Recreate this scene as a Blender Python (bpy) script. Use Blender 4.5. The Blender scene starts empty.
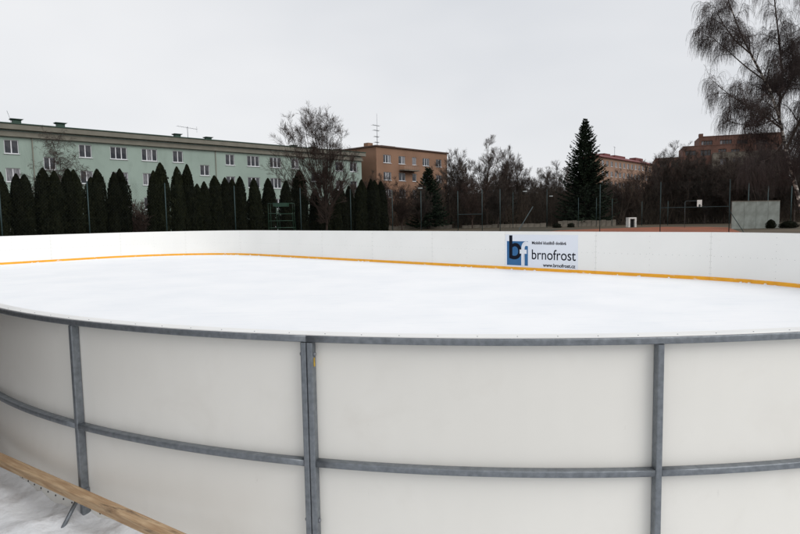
import bpy, math, random
import numpy as np
from mathutils import Vector, Matrix

random.seed(7)
RNG = np.random.default_rng(11)
S = bpy.context.scene
COL = S.collection

# ------------------------------------------------------------------ camera
F_PX, CAM_H = 588.7, 1.716                     # focal length in pixels of an 800 px wide picture, eye height above the ice
PITCH, ROLL = math.radians(4.86), math.radians(-1.01)
FW = np.array([0, math.cos(PITCH), -math.sin(PITCH)])
_up = np.array([0, math.sin(PITCH), math.cos(PITCH)])
_rt = np.array([1.0, 0, 0])
RT = math.cos(ROLL) * _rt + math.sin(ROLL) * _up
UP = -math.sin(ROLL) * _rt + math.cos(ROLL) * _up
cam_data = bpy.data.cameras.new('camera')
cam_data.sensor_width = 36.0
cam_data.lens = F_PX / 800 * 36
cam_data.clip_start, cam_data.clip_end = 0.05, 3000
cam = bpy.data.objects.new('camera', cam_data)
COL.objects.link(cam)
cam.matrix_world = Matrix(((RT[0], UP[0], -FW[0], 0), (RT[1], UP[1], -FW[1], 0), (RT[2], UP[2], -FW[2], CAM_H), (0, 0, 0, 1)))
S.camera = cam
S.render.resolution_x, S.render.resolution_y = 1024, 684

# ------------------------------------------------------------------ overcast sky and soft sun
SUN_EL, SUN_AZ = math.radians(40), math.radians(128)      # azimuth clockwise from +Y: behind the camera, to the right
world = bpy.data.worlds.new('World'); S.world = world; world.use_nodes = True
wn, wl = world.node_tree.nodes, world.node_tree.links
wn.clear()
w_out = wn.new('ShaderNodeOutputWorld'); w_bg = wn.new('ShaderNodeBackground')
w_sky = wn.new('ShaderNodeTexSky'); w_sky.sky_type = 'NISHITA'; w_sky.sun_disc = False
w_sky.sun_elevation, w_sky.sun_rotation = SUN_EL, SUN_AZ
w_tc = wn.new('ShaderNodeTexCoord'); w_no = wn.new('ShaderNodeTexNoise')
w_map = wn.new('ShaderNodeMapping'); w_map.inputs['Scale'].default_value = (1, 1, 2.2); w_map.inputs['Location'].default_value = (0.9, 0.4, 0.2)
w_no.inputs['Scale'].default_value = 1.3; w_no.inputs['Detail'].default_value = 4; w_no.inputs['Roughness'].default_value = 0.5
w_rmp = wn.new('ShaderNodeValToRGB')
w_rmp.color_ramp.elements[0].position, w_rmp.color_ramp.elements[1].position = 0.32, 0.68
w_rmp.color_ramp.elements[0].color = (0.76, 0.78, 0.815, 1); w_rmp.color_ramp.elements[1].color = (0.94, 0.945, 0.96, 1)
w_mul = wn.new('ShaderNodeVectorMath'); w_mul.operation = 'SCALE'; w_mul.inputs['Scale'].default_value = 9.6
w_mix = wn.new('ShaderNodeMixRGB'); w_mix.inputs['Fac'].default_value = 0.95
wl.new(w_tc.outputs['Generated'], w_map.inputs['Vector']); wl.new(w_map.outputs['Vector'], w_no.inputs['Vector'])
wl.new(w_no.outputs['Fac'], w_rmp.inputs['Fac']); wl.new(w_rmp.outputs['Color'], w_mul.inputs[0])
wl.new(w_sky.outputs['Color'], w_mix.inputs['Color1']); wl.new(w_mul.outputs['Vector'], w_mix.inputs['Color2'])
wl.new(w_mix.outputs['Color'], w_bg.inputs['Color']); wl.new(w_bg.outputs['Background'], w_out.inputs['Surface'])
w_bg.inputs['Strength'].default_value = 0.1

sun_d = bpy.data.lights.new('sun', 'SUN'); sun_d.energy = 1.35; sun_d.angle = math.radians(40); sun_d.color = (1, 0.97, 0.93)
sun = bpy.data.objects.new('sun', sun_d); COL.objects.link(sun)
_sd = Vector((math.sin(SUN_AZ) * math.cos(SUN_EL), math.cos(SUN_AZ) * math.cos(SUN_EL), math.sin(SUN_EL)))
sun.rotation_euler = _sd.to_track_quat('Z', 'Y').to_euler(); sun.location = (20, -25, 40)

S.view_settings.view_transform = 'Standard'; S.view_settings.look = 'None'
S.view_settings.exposure = 0.0; S.view_settings.gamma = 1.0; S.view_settings.use_curve_mapping = False
S.render.engine = 'CYCLES'

# ------------------------------------------------------------------ pixels to places (a pixel gives a ray; the distance comes from what it hits)
EYE = np.array([0, 0, CAM_H])
def ray(px, py):
    d = FW * F_PX + RT * (px - 400) + UP * (267 - py)
    return d / np.linalg.norm(d)
def hit_z(px, py, z):
    d = ray(px, py); return EYE + d * ((z - CAM_H) / d[2])
def hit_y(px, py, Y):
    d = ray(px, py); return EYE + d * (Y / d[1])
def hit_v(px, py, A, d2):
    """ray against the upright plane through plan point A along plan direction d2 -> (u along d2, z)"""
    d = ray(px, py); n = np.array([-d2[1], d2[0]])
    t = (np.dot(n, A) - 0) / np.dot(n, d[:2]); P = d * t
    return float(np.dot(P[:2] - A, d2)), float(CAM_H + P[2])

def smooth(t): t = min(1, max(0, t)); return t * t * (3 - 2 * t)
GZ = -0.06
def gz(x, y):
    """height of the ground: level round the rink, a bank rising behind the courts"""
    return GZ + 9.0 * smooth((y - 95 + 0.12 * x) / 115) if y > 60 else GZ

# ------------------------------------------------------------------ materials
MATS = {}
def mat(name, col, col2=None, rough=0.7, metal=0.0, scale=3.0, detail=6, lo=0.35, hi=0.65, bump=0.0, bscale=None, stretch=(1, 1, 1), spec=0.4, coord='Object'):
    m = bpy.data.materials.new(name); m.use_nodes = True
    nt = m.node_tree; N, L = nt.nodes, nt.links
    b = N['Principled BSDF']
    b.inputs['Roughness'].default_value = rough; b.inputs['Metallic'].default_value = metal
    b.inputs['Specular IOR Level'].default_value = spec
    tc = N.new('ShaderNodeTexCoord'); mp = N.new('ShaderNodeMapping'); mp.inputs['Scale'].default_value = stretch
    L.new(tc.outputs[coord], mp.inputs['Vector'])
    no = N.new('ShaderNodeTexNoise'); no.inputs['Scale'].default_value = scale; no.inputs['Detail'].default_value = detail
    L.new(mp.outputs['Vector'], no.inputs['Vector'])
    rp = N.new('ShaderNodeValToRGB'); rp.color_ramp.elements[0].position = lo; rp.color_ramp.elements[1].position = hi
    c2 = col2 or tuple(0.85 * c for c in col)
    rp.color_ramp.elements[0].color = (*c2, 1); rp.color_ramp.elements[1].color = (*col, 1)
    L.new(no.outputs['Fac'], rp.inputs['Fac']); L.new(rp.outputs['Color'], b.inputs['Base Color'])
    if bump:
        n2 = N.new('ShaderNodeTexNoise'); n2.inputs['Scale'].default_value = bscale or scale * 3; n2.inputs['Detail'].default_value = 5
        L.new(mp.outputs['Vector'], n2.inputs['Vector'])
        bp = N.new('ShaderNodeBump'); bp.inputs['Strength'].default_value = bump; bp.inputs['Distance'].default_value = 0.02
        L.new(n2.outputs['Fac'], bp.inputs['Height']); L.new(bp.outputs['Normal'], b.inputs['Normal'])
    MATS[name] = m
    return m
def rnd_tint(m, amt):
    """vary a material a little from object to object"""
    nt = m.node_tree; N, L = nt.nodes, nt.links; b = N['Principled BSDF']
    src = b.inputs['Base Color'].links[0].from_socket
    oi = N.new('ShaderNodeObjectInfo'); mr = N.new('ShaderNodeMapRange')
    mr.inputs['To Min'].default_value = 1 - amt; mr.inputs['To Max'].default_value = 1 + amt
    hs = N.new('ShaderNodeHueSaturation')
    L.new(oi.outputs['Random'], mr.inputs['Value']); L.new(mr.outputs['Result'], hs.inputs['Value'])
    L.new(src, hs.inputs['Color']); L.new(hs.outputs['Color'], b.inputs['Base Color'])

mat('panel', (0.80, 0.785, 0.74), (0.755, 0.74, 0.695), 0.42, scale=1.1, bump=0.05, bscale=2.2, spec=0.35)
mat('steel', (0.25, 0.272, 0.295), (0.15, 0.165, 0.183), 0.46, 0.6, scale=38, detail=9, lo=0.25, hi=0.75, bump=0.12, bscale=90)
mat('cap_white', (0.84, 0.84, 0.82), (0.78, 0.78, 0.77), 0.45, scale=3)
mat('kick_orange', (0.90, 0.43, 0.02), (0.80, 0.36, 0.02), 0.5, scale=4)
mat('panel_white', (0.88, 0.88, 0.855), (0.85, 0.85, 0.825), 0.4, scale=0.8, spec=0.35)
mat('screw', (0.22, 0.23, 0.25), None, 0.5, 0.6)
mat('dark_screw', (0.05, 0.055, 0.06), None, 0.5, 0.3)
mat('sticker_yellow', (0.62, 0.40, 0.03), (0.35, 0.22, 0.02), 0.5, scale=40)
mat('timber', (0.55, 0.40, 0.25), (0.37, 0.235, 0.13), 0.8, scale=5, stretch=(2.5, 2.5, 30), bump=0.3, bscale=14, detail=8)
mat('green_wall', (0.335, 0.42, 0.372), (0.30, 0.378, 0.334), 0.9, scale=0.35, bump=0.15, bscale=9)
mat('cornice', (0.215, 0.205, 0.17), (0.18, 0.172, 0.142), 0.85, scale=1.2)
mat('roof_green', (0.035, 0.075, 0.055), (0.022, 0.05, 0.036), 0.6, scale=2)
mat('white_frame', (0.76, 0.77, 0.80), (0.70, 0.71, 0.74), 0.45, scale=2)
mat('pane', (0.018, 0.022, 0.03), (0.05, 0.052, 0.06), 0.12, scale=0.9, lo=0.45, hi=0.6, spec=0.5, coord='Object')
mat('curtain_pane', (0.30, 0.30, 0.31), (0.10, 0.10, 0.12), 0.2, scale=4, stretch=(4, 4, 0.4), spec=0.5)
mat('orange_wall', (0.295, 0.172, 0.112), (0.245, 0.142, 0.092), 0.9, scale=0.3, bump=0.1, bscale=8)
mat('brown_trim', (0.10, 0.06, 0.045), None, 0.7)
mat('peach_wall', (0.33, 0.21, 0.15), (0.28, 0.175, 0.125), 0.9, scale=0.3)
mat('red_roof', (0.17, 0.034, 0.032), (0.12, 0.026, 0.024), 0.6, scale=1)
mat('brick_red', (0.16, 0.083, 0.062), (0.12, 0.062, 0.047), 0.9, scale=1.2)
mat('concrete', (0.21, 0.185, 0.15), (0.12, 0.105, 0.085), 0.9, scale=1.2)
mat('wall_panel', (0.26, 0.285, 0.265), (0.17, 0.185, 0.168), 0.85, scale=1.2)
mat('fence_green', (0.032, 0.062, 0.065), (0.022, 0.045, 0.047), 0.5, 0.2, scale=3)
mat('wire', (0.02, 0.035, 0.032), None, 0.6)
mat('chair_green', (0.009, 0.045, 0.024), (0.007, 0.032, 0.018), 0.45, scale=5)
mat('lamp_metal', (0.13, 0.17, 0.18), (0.09, 0.12, 0.13), 0.5, 0.3)
mat('lamp_head', (0.26, 0.28, 0.28), None, 0.5)
mat('hut_wood', (0.06, 0.038, 0.024), (0.035, 0.022, 0.015), 0.8, scale=3, stretch=(9, 9, 0.8), bump=0.3)
mat('white_paint', (0.74, 0.73, 0.70), (0.62, 0.61, 0.58), 0.6, scale=2)
mat('black', (0.012, 0.012, 0.013), None, 0.6)
mat('bark', (0.078, 0.059, 0.048), (0.040, 0.030, 0.025), 0.9, scale=3); rnd_tint(MATS['bark'], 0.35)
mat('bark_red', (0.072, 0.046, 0.036), (0.038, 0.025, 0.020), 0.9, scale=3); rnd_tint(MATS['bark_red'], 0.3)
mat('birch_twig', (0.066, 0.047, 0.043), (0.036, 0.026, 0.024), 0.9, scale=2)
mat('thuja', (0.015, 0.017, 0.007), (0.006, 0.008, 0.0035), 0.85, scale=2.2, lo=0.35, hi=0.72, spec=0.15); rnd_tint(MATS['thuja'], 0.3)
mat('spruce', (0.020, 0.032, 0.018), (0.010, 0.017, 0.010), 0.85, scale=2.0, spec=0.15)
mat('dry_scrub', (0.078, 0.057, 0.041), (0.034, 0.026, 0.019), 0.95, scale=0.25)
mat('sign_white', (0.78, 0.82, 0.89), (0.75, 0.79, 0.86), 0.35, scale=1)
mat('sign_blue', (0.042, 0.15, 0.33), (0.036, 0.13, 0.30), 0.5, scale=1, spec=0.15)
mat('sign_ink', (0.006, 0.008, 0.018), None, 0.6, spec=0.1)
mat('sign_letter_white', (0.80, 0.84, 0.90), None, 0.4)

# white-and-black birch bark
mb_ = mat('birch_bark', (0.62, 0.58, 0.52), (0.05, 0.042, 0.038), 0.8, scale=2.6, lo=0.47, hi=0.62, stretch=(1, 1, 2.2), bump=0.2)

def ground_material():
    m = mat('ground', (0.085, 0.062, 0.036), (0.036, 0.030, 0.017), 0.95, scale=0.09, detail=9, bump=0.5, bscale=1.4)
    return m
ground_material()
mat('clay', (0.27, 0.082, 0.036), (0.19, 0.06, 0.028), 0.95, scale=0.35, detail=8, bump=0.2, bscale=6)

def ice_material():
    m = mat('ice', (0.90, 0.91, 0.925), (0.84, 0.86, 0.885), 0.55, scale=0.55, detail=9, lo=0.3, hi=0.62, stretch=(1, 1, 1), bump=0.12, bscale=7, spec=0.3)
    nt = m.node_tree; N, L = nt.nodes, nt.links; b = N['Principled BSDF']
    # long thin skate scratches filled with shavings
    tc = N.new('ShaderNodeTexCoord'); mp = N.new('ShaderNodeMapping'); mp.inputs['Scale'].default_value = (0.7, 9, 1); mp.inputs['Rotation'].default_value = (0, 0, 0.6)
    no = N.new('ShaderNodeTexNoise'); no.inputs['Scale'].default_value = 1.6; no.inputs['Detail'].default_value = 8; no.inputs['Distortion'].default_value = 1.2
    rp = N.new('ShaderNodeValToRGB'); rp.color_ramp.elements[0].position = 0.56; rp.color_ramp.elements[1].position = 0.72
    rp.color_ramp.elements[0].color = (1, 1, 1, 1); rp.color_ramp.elements[1].color = (0.93, 0.94, 0.955, 1)
    mx = N.new('ShaderNodeMixRGB'); mx.blend_type = 'MULTIPLY'; mx.inputs['Fac'].default_value = 1
    src = b.inputs['Base Color'].links[0].from_socket
    L.new(tc.outputs['Object'], mp.inputs['Vector']); L.new(mp.outputs['Vector'], no.inputs['Vector']); L.new(no.outputs['Fac'], rp.inputs['Fac'])
    L.new(src, mx.inputs['Color1']); L.new(rp.outputs['Color'], mx.inputs['Color2']); L.new(mx.outputs['Color'], b.inputs['Base Color'])
ice_material()

def add_marks(name, col, scale, stretch, lo, hi, amt, rot=0.0, dist=0.6):
    """sparse marks laid over a material's colour"""
    m = MATS[name]; nt = m.node_tree; N, L = nt.nodes, nt.links; b = N['Principled BSDF']
    src = b.inputs['Base Color'].links[0].from_socket
    tc = N.new('ShaderNodeTexCoord'); mp = N.new('ShaderNodeMapping'); mp.inputs['Scale'].default_value = stretch; mp.inputs['Rotation'].default_value = (rot, rot, rot)
    no = N.new('ShaderNodeTexNoise'); no.inputs['Scale'].default_value = scale; no.inputs['Detail'].default_value = 7; no.inputs['Roughness'].default_value = 0.6; no.inputs['Distortion'].default_value = dist
    rp = N.new('ShaderNodeValToRGB'); rp.color_ramp.elements[0].position = lo; rp.color_ramp.elements[1].position = hi
    rp.color_ramp.elements[0].color = (0, 0, 0, 1); rp.color_ramp.elements[1].color = (amt, amt, amt, 1)
    mx = N.new('ShaderNodeMixRGB'); mx.inputs['Color2'].default_value = (*col, 1)
    L.new(tc.outputs['Object'], mp.inputs['Vector']); L.new(mp.outputs['Vector'], no.inputs['Vector']); L.new(no.outputs['Fac'], rp.inputs['Fac'])
    L.new(rp.outputs['Color'], mx.inputs['Fac']); L.new(src, mx.inputs['Color1']); L.new(mx.outputs['Color'], b.inputs['Base Color'])
add_marks('panel', (0.42, 0.37, 0.30), 2.2, (1, 1, 1), 0.55, 0.80, 0.14)
add_marks('panel', (0.25, 0.22, 0.19), 14.0, (1, 1, 0.35), 0.70, 0.78, 0.35)
add_marks('panel_white', (0.35, 0.35, 0.36), 5.0, (1, 1, 3.5), 0.68, 0.80, 0.35)
add_marks('kick_orange', (0.85, 0.84, 0.82), 3.0, (1, 1, 4), 0.62, 0.70, 0.7)
add_marks('steel', (0.30, 0.32, 0.33), 12.0, (1, 1, 1), 0.60, 0.72, 0.6)
add_marks('timber', (0.07, 0.045, 0.03), 3.0, (1, 5, 5), 0.60, 0.72, 0.75)
add_marks('green_wall', (0.20, 0.25, 0.22), 0.6, (1, 1, 0.25), 0.52, 0.75, 0.6)
add_marks('ice', (0.74, 0.78, 0.82), 0.9, (0.25, 5, 1), 0.60, 0.75, 0.35, 0.9, 1.5)

def snow_material():
    m = mat('snow', (0.80, 0.82, 0.85), (0.70, 0.71, 0.73), 0.8, scale=2.2, detail=8, lo=0.3, hi=0.6, bump=0.7, bscale=16, spec=0.25)
    nt = m.node_tree; N, L = nt.nodes, nt.links; b = N['Principled BSDF']
    tc = N.new('ShaderNodeTexCoord'); no = N.new('ShaderNodeTexNoise'); no.inputs['Scale'].default_value = 3.4; no.inputs['Detail'].default_value = 9; no.inputs['Roughness'].default_value = 0.65
    rp = N.new('ShaderNodeValToRGB'); rp.color_ramp.elements[0].position = 0.53; rp.color_ramp.elements[1].position = 0.74
    rp.color_ramp.elements[0].color = (0, 0, 0, 1); rp.color_ramp.elements[1].color = (0.6, 0.6, 0.6, 1)
    mx = N.new('ShaderNodeMixRGB'); mx.inputs['Color2'].default_value = (0.17, 0.12, 0.09, 1)
    src = b.inputs['Base Color'].links[0].from_socket
    L.new(tc.outputs['Object'], no.inputs['Vector']); L.new(no.outputs['Fac'], rp.inputs['Fac']); L.new(rp.outputs['Color'], mx.inputs['Fac'])
    L.new(src, mx.inputs['Color1']); L.new(mx.outputs['Color'], b.inputs['Base Color'])
snow_material()

# ------------------------------------------------------------------ mesh helpers
def tag(o, label=None, cat=None, group=None, kind=None):
    if label: o['label'] = label
    if cat: o['category'] = cat
    if group: o['group'] = group
    if kind: o['kind'] = kind
    return o
def empty(name, loc, label=None, cat=None, group=None, rz=0.0, sc=1.0):
    o = bpy.data.objects.new(name, None); COL.objects.link(o); o.empty_display_size = 0.2
    o.location = loc; o.rotation_euler = (0, 0, rz); o.scale = sc if isinstance(sc, tuple) else (sc,) * 3
    return tag(o, label, cat, group)
def wloc(o):
    p = Vector((0, 0, 0))
    while o is not None: p += o.location; o = o.parent
    return p
class MB:
    """collects faces in place coordinates; build() links ONE mesh object with its origin at its own middle"""
    def __init__(s): s.v = []; s.f = []
    def add(s, vs, fs):
        k = len(s.v); s.v += [tuple(float(c) for c in v) for v in vs]; s.f += [tuple(i + k for i in f) for f in fs]; return s
    def box(s, c, ax, ay, az, hx, hy, hz):
        c, ax, ay, az = (np.array(q, float) for q in (c, ax, ay, az))
        vs = [c + sx * hx * ax + sy * hy * ay + sz * hz * az for sz in (-1, 1) for sy in (-1, 1) for sx in (-1, 1)]
        return s.add(vs, [(0, 2, 3, 1), (4, 5, 7, 6), (0, 1, 5, 4), (2, 6, 7, 3), (0, 4, 6, 2), (1, 3, 7, 5)])
    def abox(s, x0, x1, y0, y1, z0, z1):
        return s.box(((x0 + x1) / 2, (y0 + y1) / 2, (z0 + z1) / 2), (1, 0, 0), (0, 1, 0), (0, 0, 1), (x1 - x0) / 2, (y1 - y0) / 2, (z1 - z0) / 2)
    def tube(s, pts, r, n=6, cap=True):
        pts = [np.array(q, float) for q in pts]
        rs = r if isinstance(r, (list, tuple)) else [r] * len(pts)
        base = len(s.v); ref = None
        for i, q in enumerate(pts):
            t = pts[min(i + 1, len(pts) - 1)] - pts[max(i - 1, 0)]; t /= np.linalg.norm(t) + 1e-12
            if ref is None: ref = np.array([1.0, 0, 0]) if abs(t[0]) < 0.8 else np.array([0, 1.0, 0])
            a = np.cross(t, ref); a /= np.linalg.norm(a); b = np.cross(t, a); ref = -b if abs(np.dot(b, t)) > 2 else ref
            for k in range(n):
                an = 2 * math.pi * k / n
                s.v.append(tuple(q + rs[i] * (math.cos(an) * a + math.sin(an) * b)))
        for i in range(len(pts) - 1):
            for k in range(n):
                p0 = base + i * n; s.f.append((p0 + k, p0 + (k + 1) % n, p0 + n + (k + 1) % n, p0 + n + k))
        if cap:
            s.f.append(tuple(base + k for k in range(n - 1, -1, -1)))
            s.f.append(tuple(base + (len(pts) - 1) * n + k for k in range(n)))
        return s
    def build(s, name, m, parent=None, shade=False, label=None):
        V = np.array(s.v); c = (V.min(0) + V.max(0)) / 2
        me = bpy.data.meshes.new(name); me.from_pydata([tuple(q) for q in (V - c)], [], s.f); me.update()
        if shade: me.polygons.foreach_set('use_smooth', [True] * len(me.polygons))
        if m: me.materials.append(MATS[m])
        o = bpy.data.objects.new(name, me); COL.objects.link(o)
        if parent is not None:
            o.parent = parent; o.location = Vector(c) - wloc(parent)
        else: o.location = Vector(c)
        if label: o['label'] = label
        return o
def mesh_np(name, V, F, m, smooth_=False):
    me = bpy.data.meshes.new(name); V = np.asarray(V, np.float32); F = np.asarray(F, np.int32); k = F.shape[1]
    me.vertices.add(len(V)); me.vertices.foreach_set('co', V.ravel())
    me.loops.add(F.size); me.loops.foreach_set('vertex_index', F.ravel())
    me.polygons.add(len(F)); me.polygons.foreach_set('loop_start', np.arange(len(F), dtype=np.int32) * k)
    me.polygons.foreach_set('loop_total', np.full(len(F), k, np.int32))
    if smooth_: me.polygons.foreach_set('use_smooth', np.ones(len(F), bool))
    me.update(calc_edges=True); me.validate()
    if m: me.materials.append(MATS[m])
    return me
def link(name, me, parent=None, loc=(0, 0, 0)):
    o = bpy.data.objects.new(name, me); COL.objects.link(o); o.parent = parent; o.location = loc; return o

def tubes(P, R, sides=3):
    """P [N,K,3] paths, R [N,K] radii -> vertices, quads"""
    N, K, _ = P.shape
    T = np.empty_like(P); T[:, 1:-1] = P[:, 2:] - P[:, :-2]; T[:, 0] = P[:, 1] - P[:, 0]; T[:, -1] = P[:, -1] - P[:, -2]
    T /= np.linalg.norm(T, axis=2, keepdims=True) + 1e-9
    ref = np.where(np.abs(T[:, :1, 2:3]) > 0.85, np.array([1.0, 0, 0]), np.array([0, 0, 1.0]))
    ref = np.broadcast_to(ref, T.shape)
    A = np.cross(T, ref); A /= np.linalg.norm(A, axis=2, keepdims=True) + 1e-9; B = np.cross(T, A)
    an = np.arange(sides) * 2 * np.pi / sides
    V = P[:, :, None] + R[:, :, None, None] * (np.cos(an)[None, None, :, None] * A[:, :, None] + np.sin(an)[None, None, :, None] * B[:, :, None])
    idx = np.arange(N * K * sides).reshape(N, K, sides)
    a = idx[:, :-1]; b = np.roll(idx, -1, 2)[:, :-1]; c = np.roll(idx, -1, 2)[:, 1:]; d = idx[:, 1:]
    return V.reshape(-1, 3), np.stack([a, b, c, d], -1).reshape(-1, 4)
def join(parts):
    V, F, k = [], [], 0
    for v, f in parts: V.append(v); F.append(f + k); k += len(v)
    return np.concatenate(V), np.concatenate(F)
def norm(a): return a / (np.linalg.norm(a, axis=-1, keepdims=True) + 1e-9)

def grow_paths(rng, start, dirs, length, K, wig, trop):
    N = len(start); P = np.empty((N, K, 3)); P[:, 0] = start; d = dirs.copy()
    for i in range(1, K):
        d = norm(d + wig * rng.normal(size=(N, 3)) + np.array([0, 0, 1.0]) * (trop[i] if hasattr(trop, '__len__') else trop))
        P[:, i] = P[:, i - 1] + d * (length / (K - 1))[:, None]
    return P
def spawn(rng, P, length, R, n, t0, t1, a0, a1, lr0, lr1, rr, taper=0.45, by_len=True):
    """on average n children along every path of P"""
    N, K, _ = P.shape
    par = rng.choice(N, N * n, p=length / length.sum()) if by_len else np.repeat(np.arange(N), n)
    t = rng.uniform(t0, t1, N * n)
    g = t * (K - 1); i = np.minimum(g.astype(int), K - 2); fr = (g - i)[:, None]
    st = P[par, i] * (1 - fr) + P[par, i + 1] * fr
    tan = norm(P[par, i + 1] - P[par, i])
    pr = norm(np.cross(tan, rng.normal(size=tan.shape)))
    an = np.radians(rng.uniform(a0, a1, len(par)))[:, None]
    d = norm(np.cos(an) * tan + np.sin(an) * pr)
    ln = (length[par] ** 0.6) * (length.mean() ** 0.4) * rng.uniform(lr0, lr1, len(par)) * (1 - taper * t)
    rad = (R[par, i] * (1 - fr[:, 0]) + R[par, i + 1] * fr[:, 0]) * rr
    return st, d, ln, rad

def bare_tree(seed, trunk, r0, levels, rmin=0.007, twig_sides=3):
    """trunk: list of polylines (the stems); levels: dicts for each order of branches; returns (trunk V,F), (crown V,F)"""
    rng = np.random.default_rng(seed)
    stems = []
    Kt = 9
    for tr in trunk:
        tr = np.array(tr, float); q = np.linspace(0, len(tr) - 1, Kt)
        stems.append(np.stack([np.interp(q, np.arange(len(tr)), tr[:, c]) for c in range(3)], 1))
    P = np.stack(stems); P[:, 1:] += rng.normal(size=P[:, 1:].shape) * 0.04
    R = np.array([r0 if np.isscalar(r0) else r0[i] for i in range(len(trunk))])[:, None] * (1 - 0.9 * np.linspace(0, 1, Kt))[None]
    L = np.linalg.norm(np.diff(P, axis=1), axis=2).sum(1)
    tv = tubes(P, R, 8); parts = []
    for li, lv in enumerate(levels):
        st, d, ln, rad = spawn(rng, P, L, R, lv['n'], lv.get('t0', 0.3), lv.get('t1', 1.0), lv['a'][0], lv['a'][1], lv['l'][0], lv['l'][1], lv.get('rr', 0.6), lv.get('taper', 0.45))
        K = lv.get('k', 4)
        d = norm(d + np.array([0, 0, lv.get('up', 0.0)]))
        P = grow_paths(rng, st, d, ln, K, lv.get('wig', 0.12), lv.get('trop', 0.05)); L = ln
        R = np.maximum(rad[:, None] * (1 - 0.75 * np.linspace(0, 1, K))[None], rmin)
        if lv.get('tip'): R[:, -1] *= 0.6
        parts.append(tubes(P, R, lv.get('sides', twig_sides)))
    return tv, join(parts)

# ================================================================== THE SETTING
def build_ground():
    xs = np.concatenate([np.linspace(-900, -120, 14), np.linspace(-110, 130, 61), np.linspace(145, 900, 14)])
    ys = np.concatenate([np.linspace(-500, -20, 9), np.linspace(-10, 260, 91), np.linspace(275, 1200, 16)])
    V = [(x, y, gz(x, y)) for y in ys for x in xs]; n = len(xs)
    F = [(j * n + i, j * n + i + 1, (j + 1) * n + i + 1, (j + 1) * n + i) for j in range(len(ys) - 1) for i in range(n - 1)]
    tag(link('ground', mesh_np('ground', V, F, 'ground', True)), kind='structure', label='brown winter grass ground rising to a bank behind the courts')
build_ground()

# rink outline: a 30 m by 15 m rounded rectangle turned in plan
TH, RCX, RCY, RL, RW, RR = math.radians(137.52), -4.717, 15.911, 29.944, 15.021, 5.408
U2 = np.array([math.cos(TH), math.sin(TH)]); V2 = np.array([-math.sin(TH), math.cos(TH)])
NA = -V2                                           # along the short side, away from the camera
ARC = RR * math.pi / 2; SX, SY = RL - 2 * RR, RW - 2 * RR
PERIM = 2 * SX + 2 * SY + 4 * ARC
def rim(s, off=0.0):
    """point and outward normal at perimeter length s on the ice-side face, moved out by off"""
    s = s % PERIM
    hl, hw = RL / 2, RW / 2
    corners = [(1, 1, 0), (-1, 1, 90), (-1, -1, 180), (1, -1, 270)]
    straights = [SX, SY, SX, SY]
    for (sx, sy, a0), st in zip(corners, straights):
        if s <= ARC:
            a = math.radians(a0) + s / RR
            c = np.array([sx * (hl - RR), sy * (hw - RR)]); n = np.array([math.cos(a), math.sin(a)])
            q = c + n * (RR + off); break
        s -= ARC
        if s <= st:
            a = math.radians(a0 + 90); n = np.array([math.cos(a), math.sin(a)]); t = np.array([-math.sin(a), math.cos(a)])
            c = np.array([sx * (hl - RR), sy * (hw - RR)]); q = c + n * (RR + off) + t * s; break
        s -= st
    rot = lambda w: np.array([RCX, RCY]) * 0 + U2 * w[0] + V2 * w[1]
    return np.array([RCX, RCY]) + rot(q), rot(n)
def nearest_s(P, off=0.0, a=0, b=None):
    ss = np.linspace(a, b or PERIM, 6000); Q = np.array([rim(s, off)[0] for s in ss]); return float(ss[np.argmin(np.hypot(*(Q - P).T))])

def build_ice():
    ss = np.linspace(0, PERIM, 220, endpoint=False)
    V = [(*rim(s, -0.001)[0], 0.0) for s in ss] + [(*rim(s, -0.001)[0], GZ - 0.02) for s in ss]
    n = len(ss)
    b = MB(); b.add(V, [tuple(range(n))] + [(i, i + n, (i + 1) % n + n, (i + 1) % n) for i in range(n)])
    tag(b.build('ice', 'ice'), kind='structure', label='frosted white skating ice inside the boards')
build_ice()

def build_clay():
    # tennis court beside the rink: long strip beyond the fence, seen as a red band over the boards
    pts = [hit_z(560, 230.3, GZ)[:2], hit_z(615, 228.2, GZ)[:2], hit_z(665, 226.9, GZ)[:2], hit_z(706, 226.9, GZ)[:2], hit_z(729, 227.6, GZ)[:2]]
    near = [np.array([30.0, 24.0]), np.array([5.0, 44.0])]
    P = pts + [np.array([25.0, 42.0])] + near
    P = sorted(P, key=lambda q: math.atan2(q[1] - 46, q[0] - 15))
    b = MB(); b.add([(q[0], q[1], GZ + 0.004) for q in P], [tuple(range(len(P)))])
    tag(b.build('clay_court', 'clay'), kind='structure', label='red clay tennis court beyond the rink boards')
build_clay()

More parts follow.
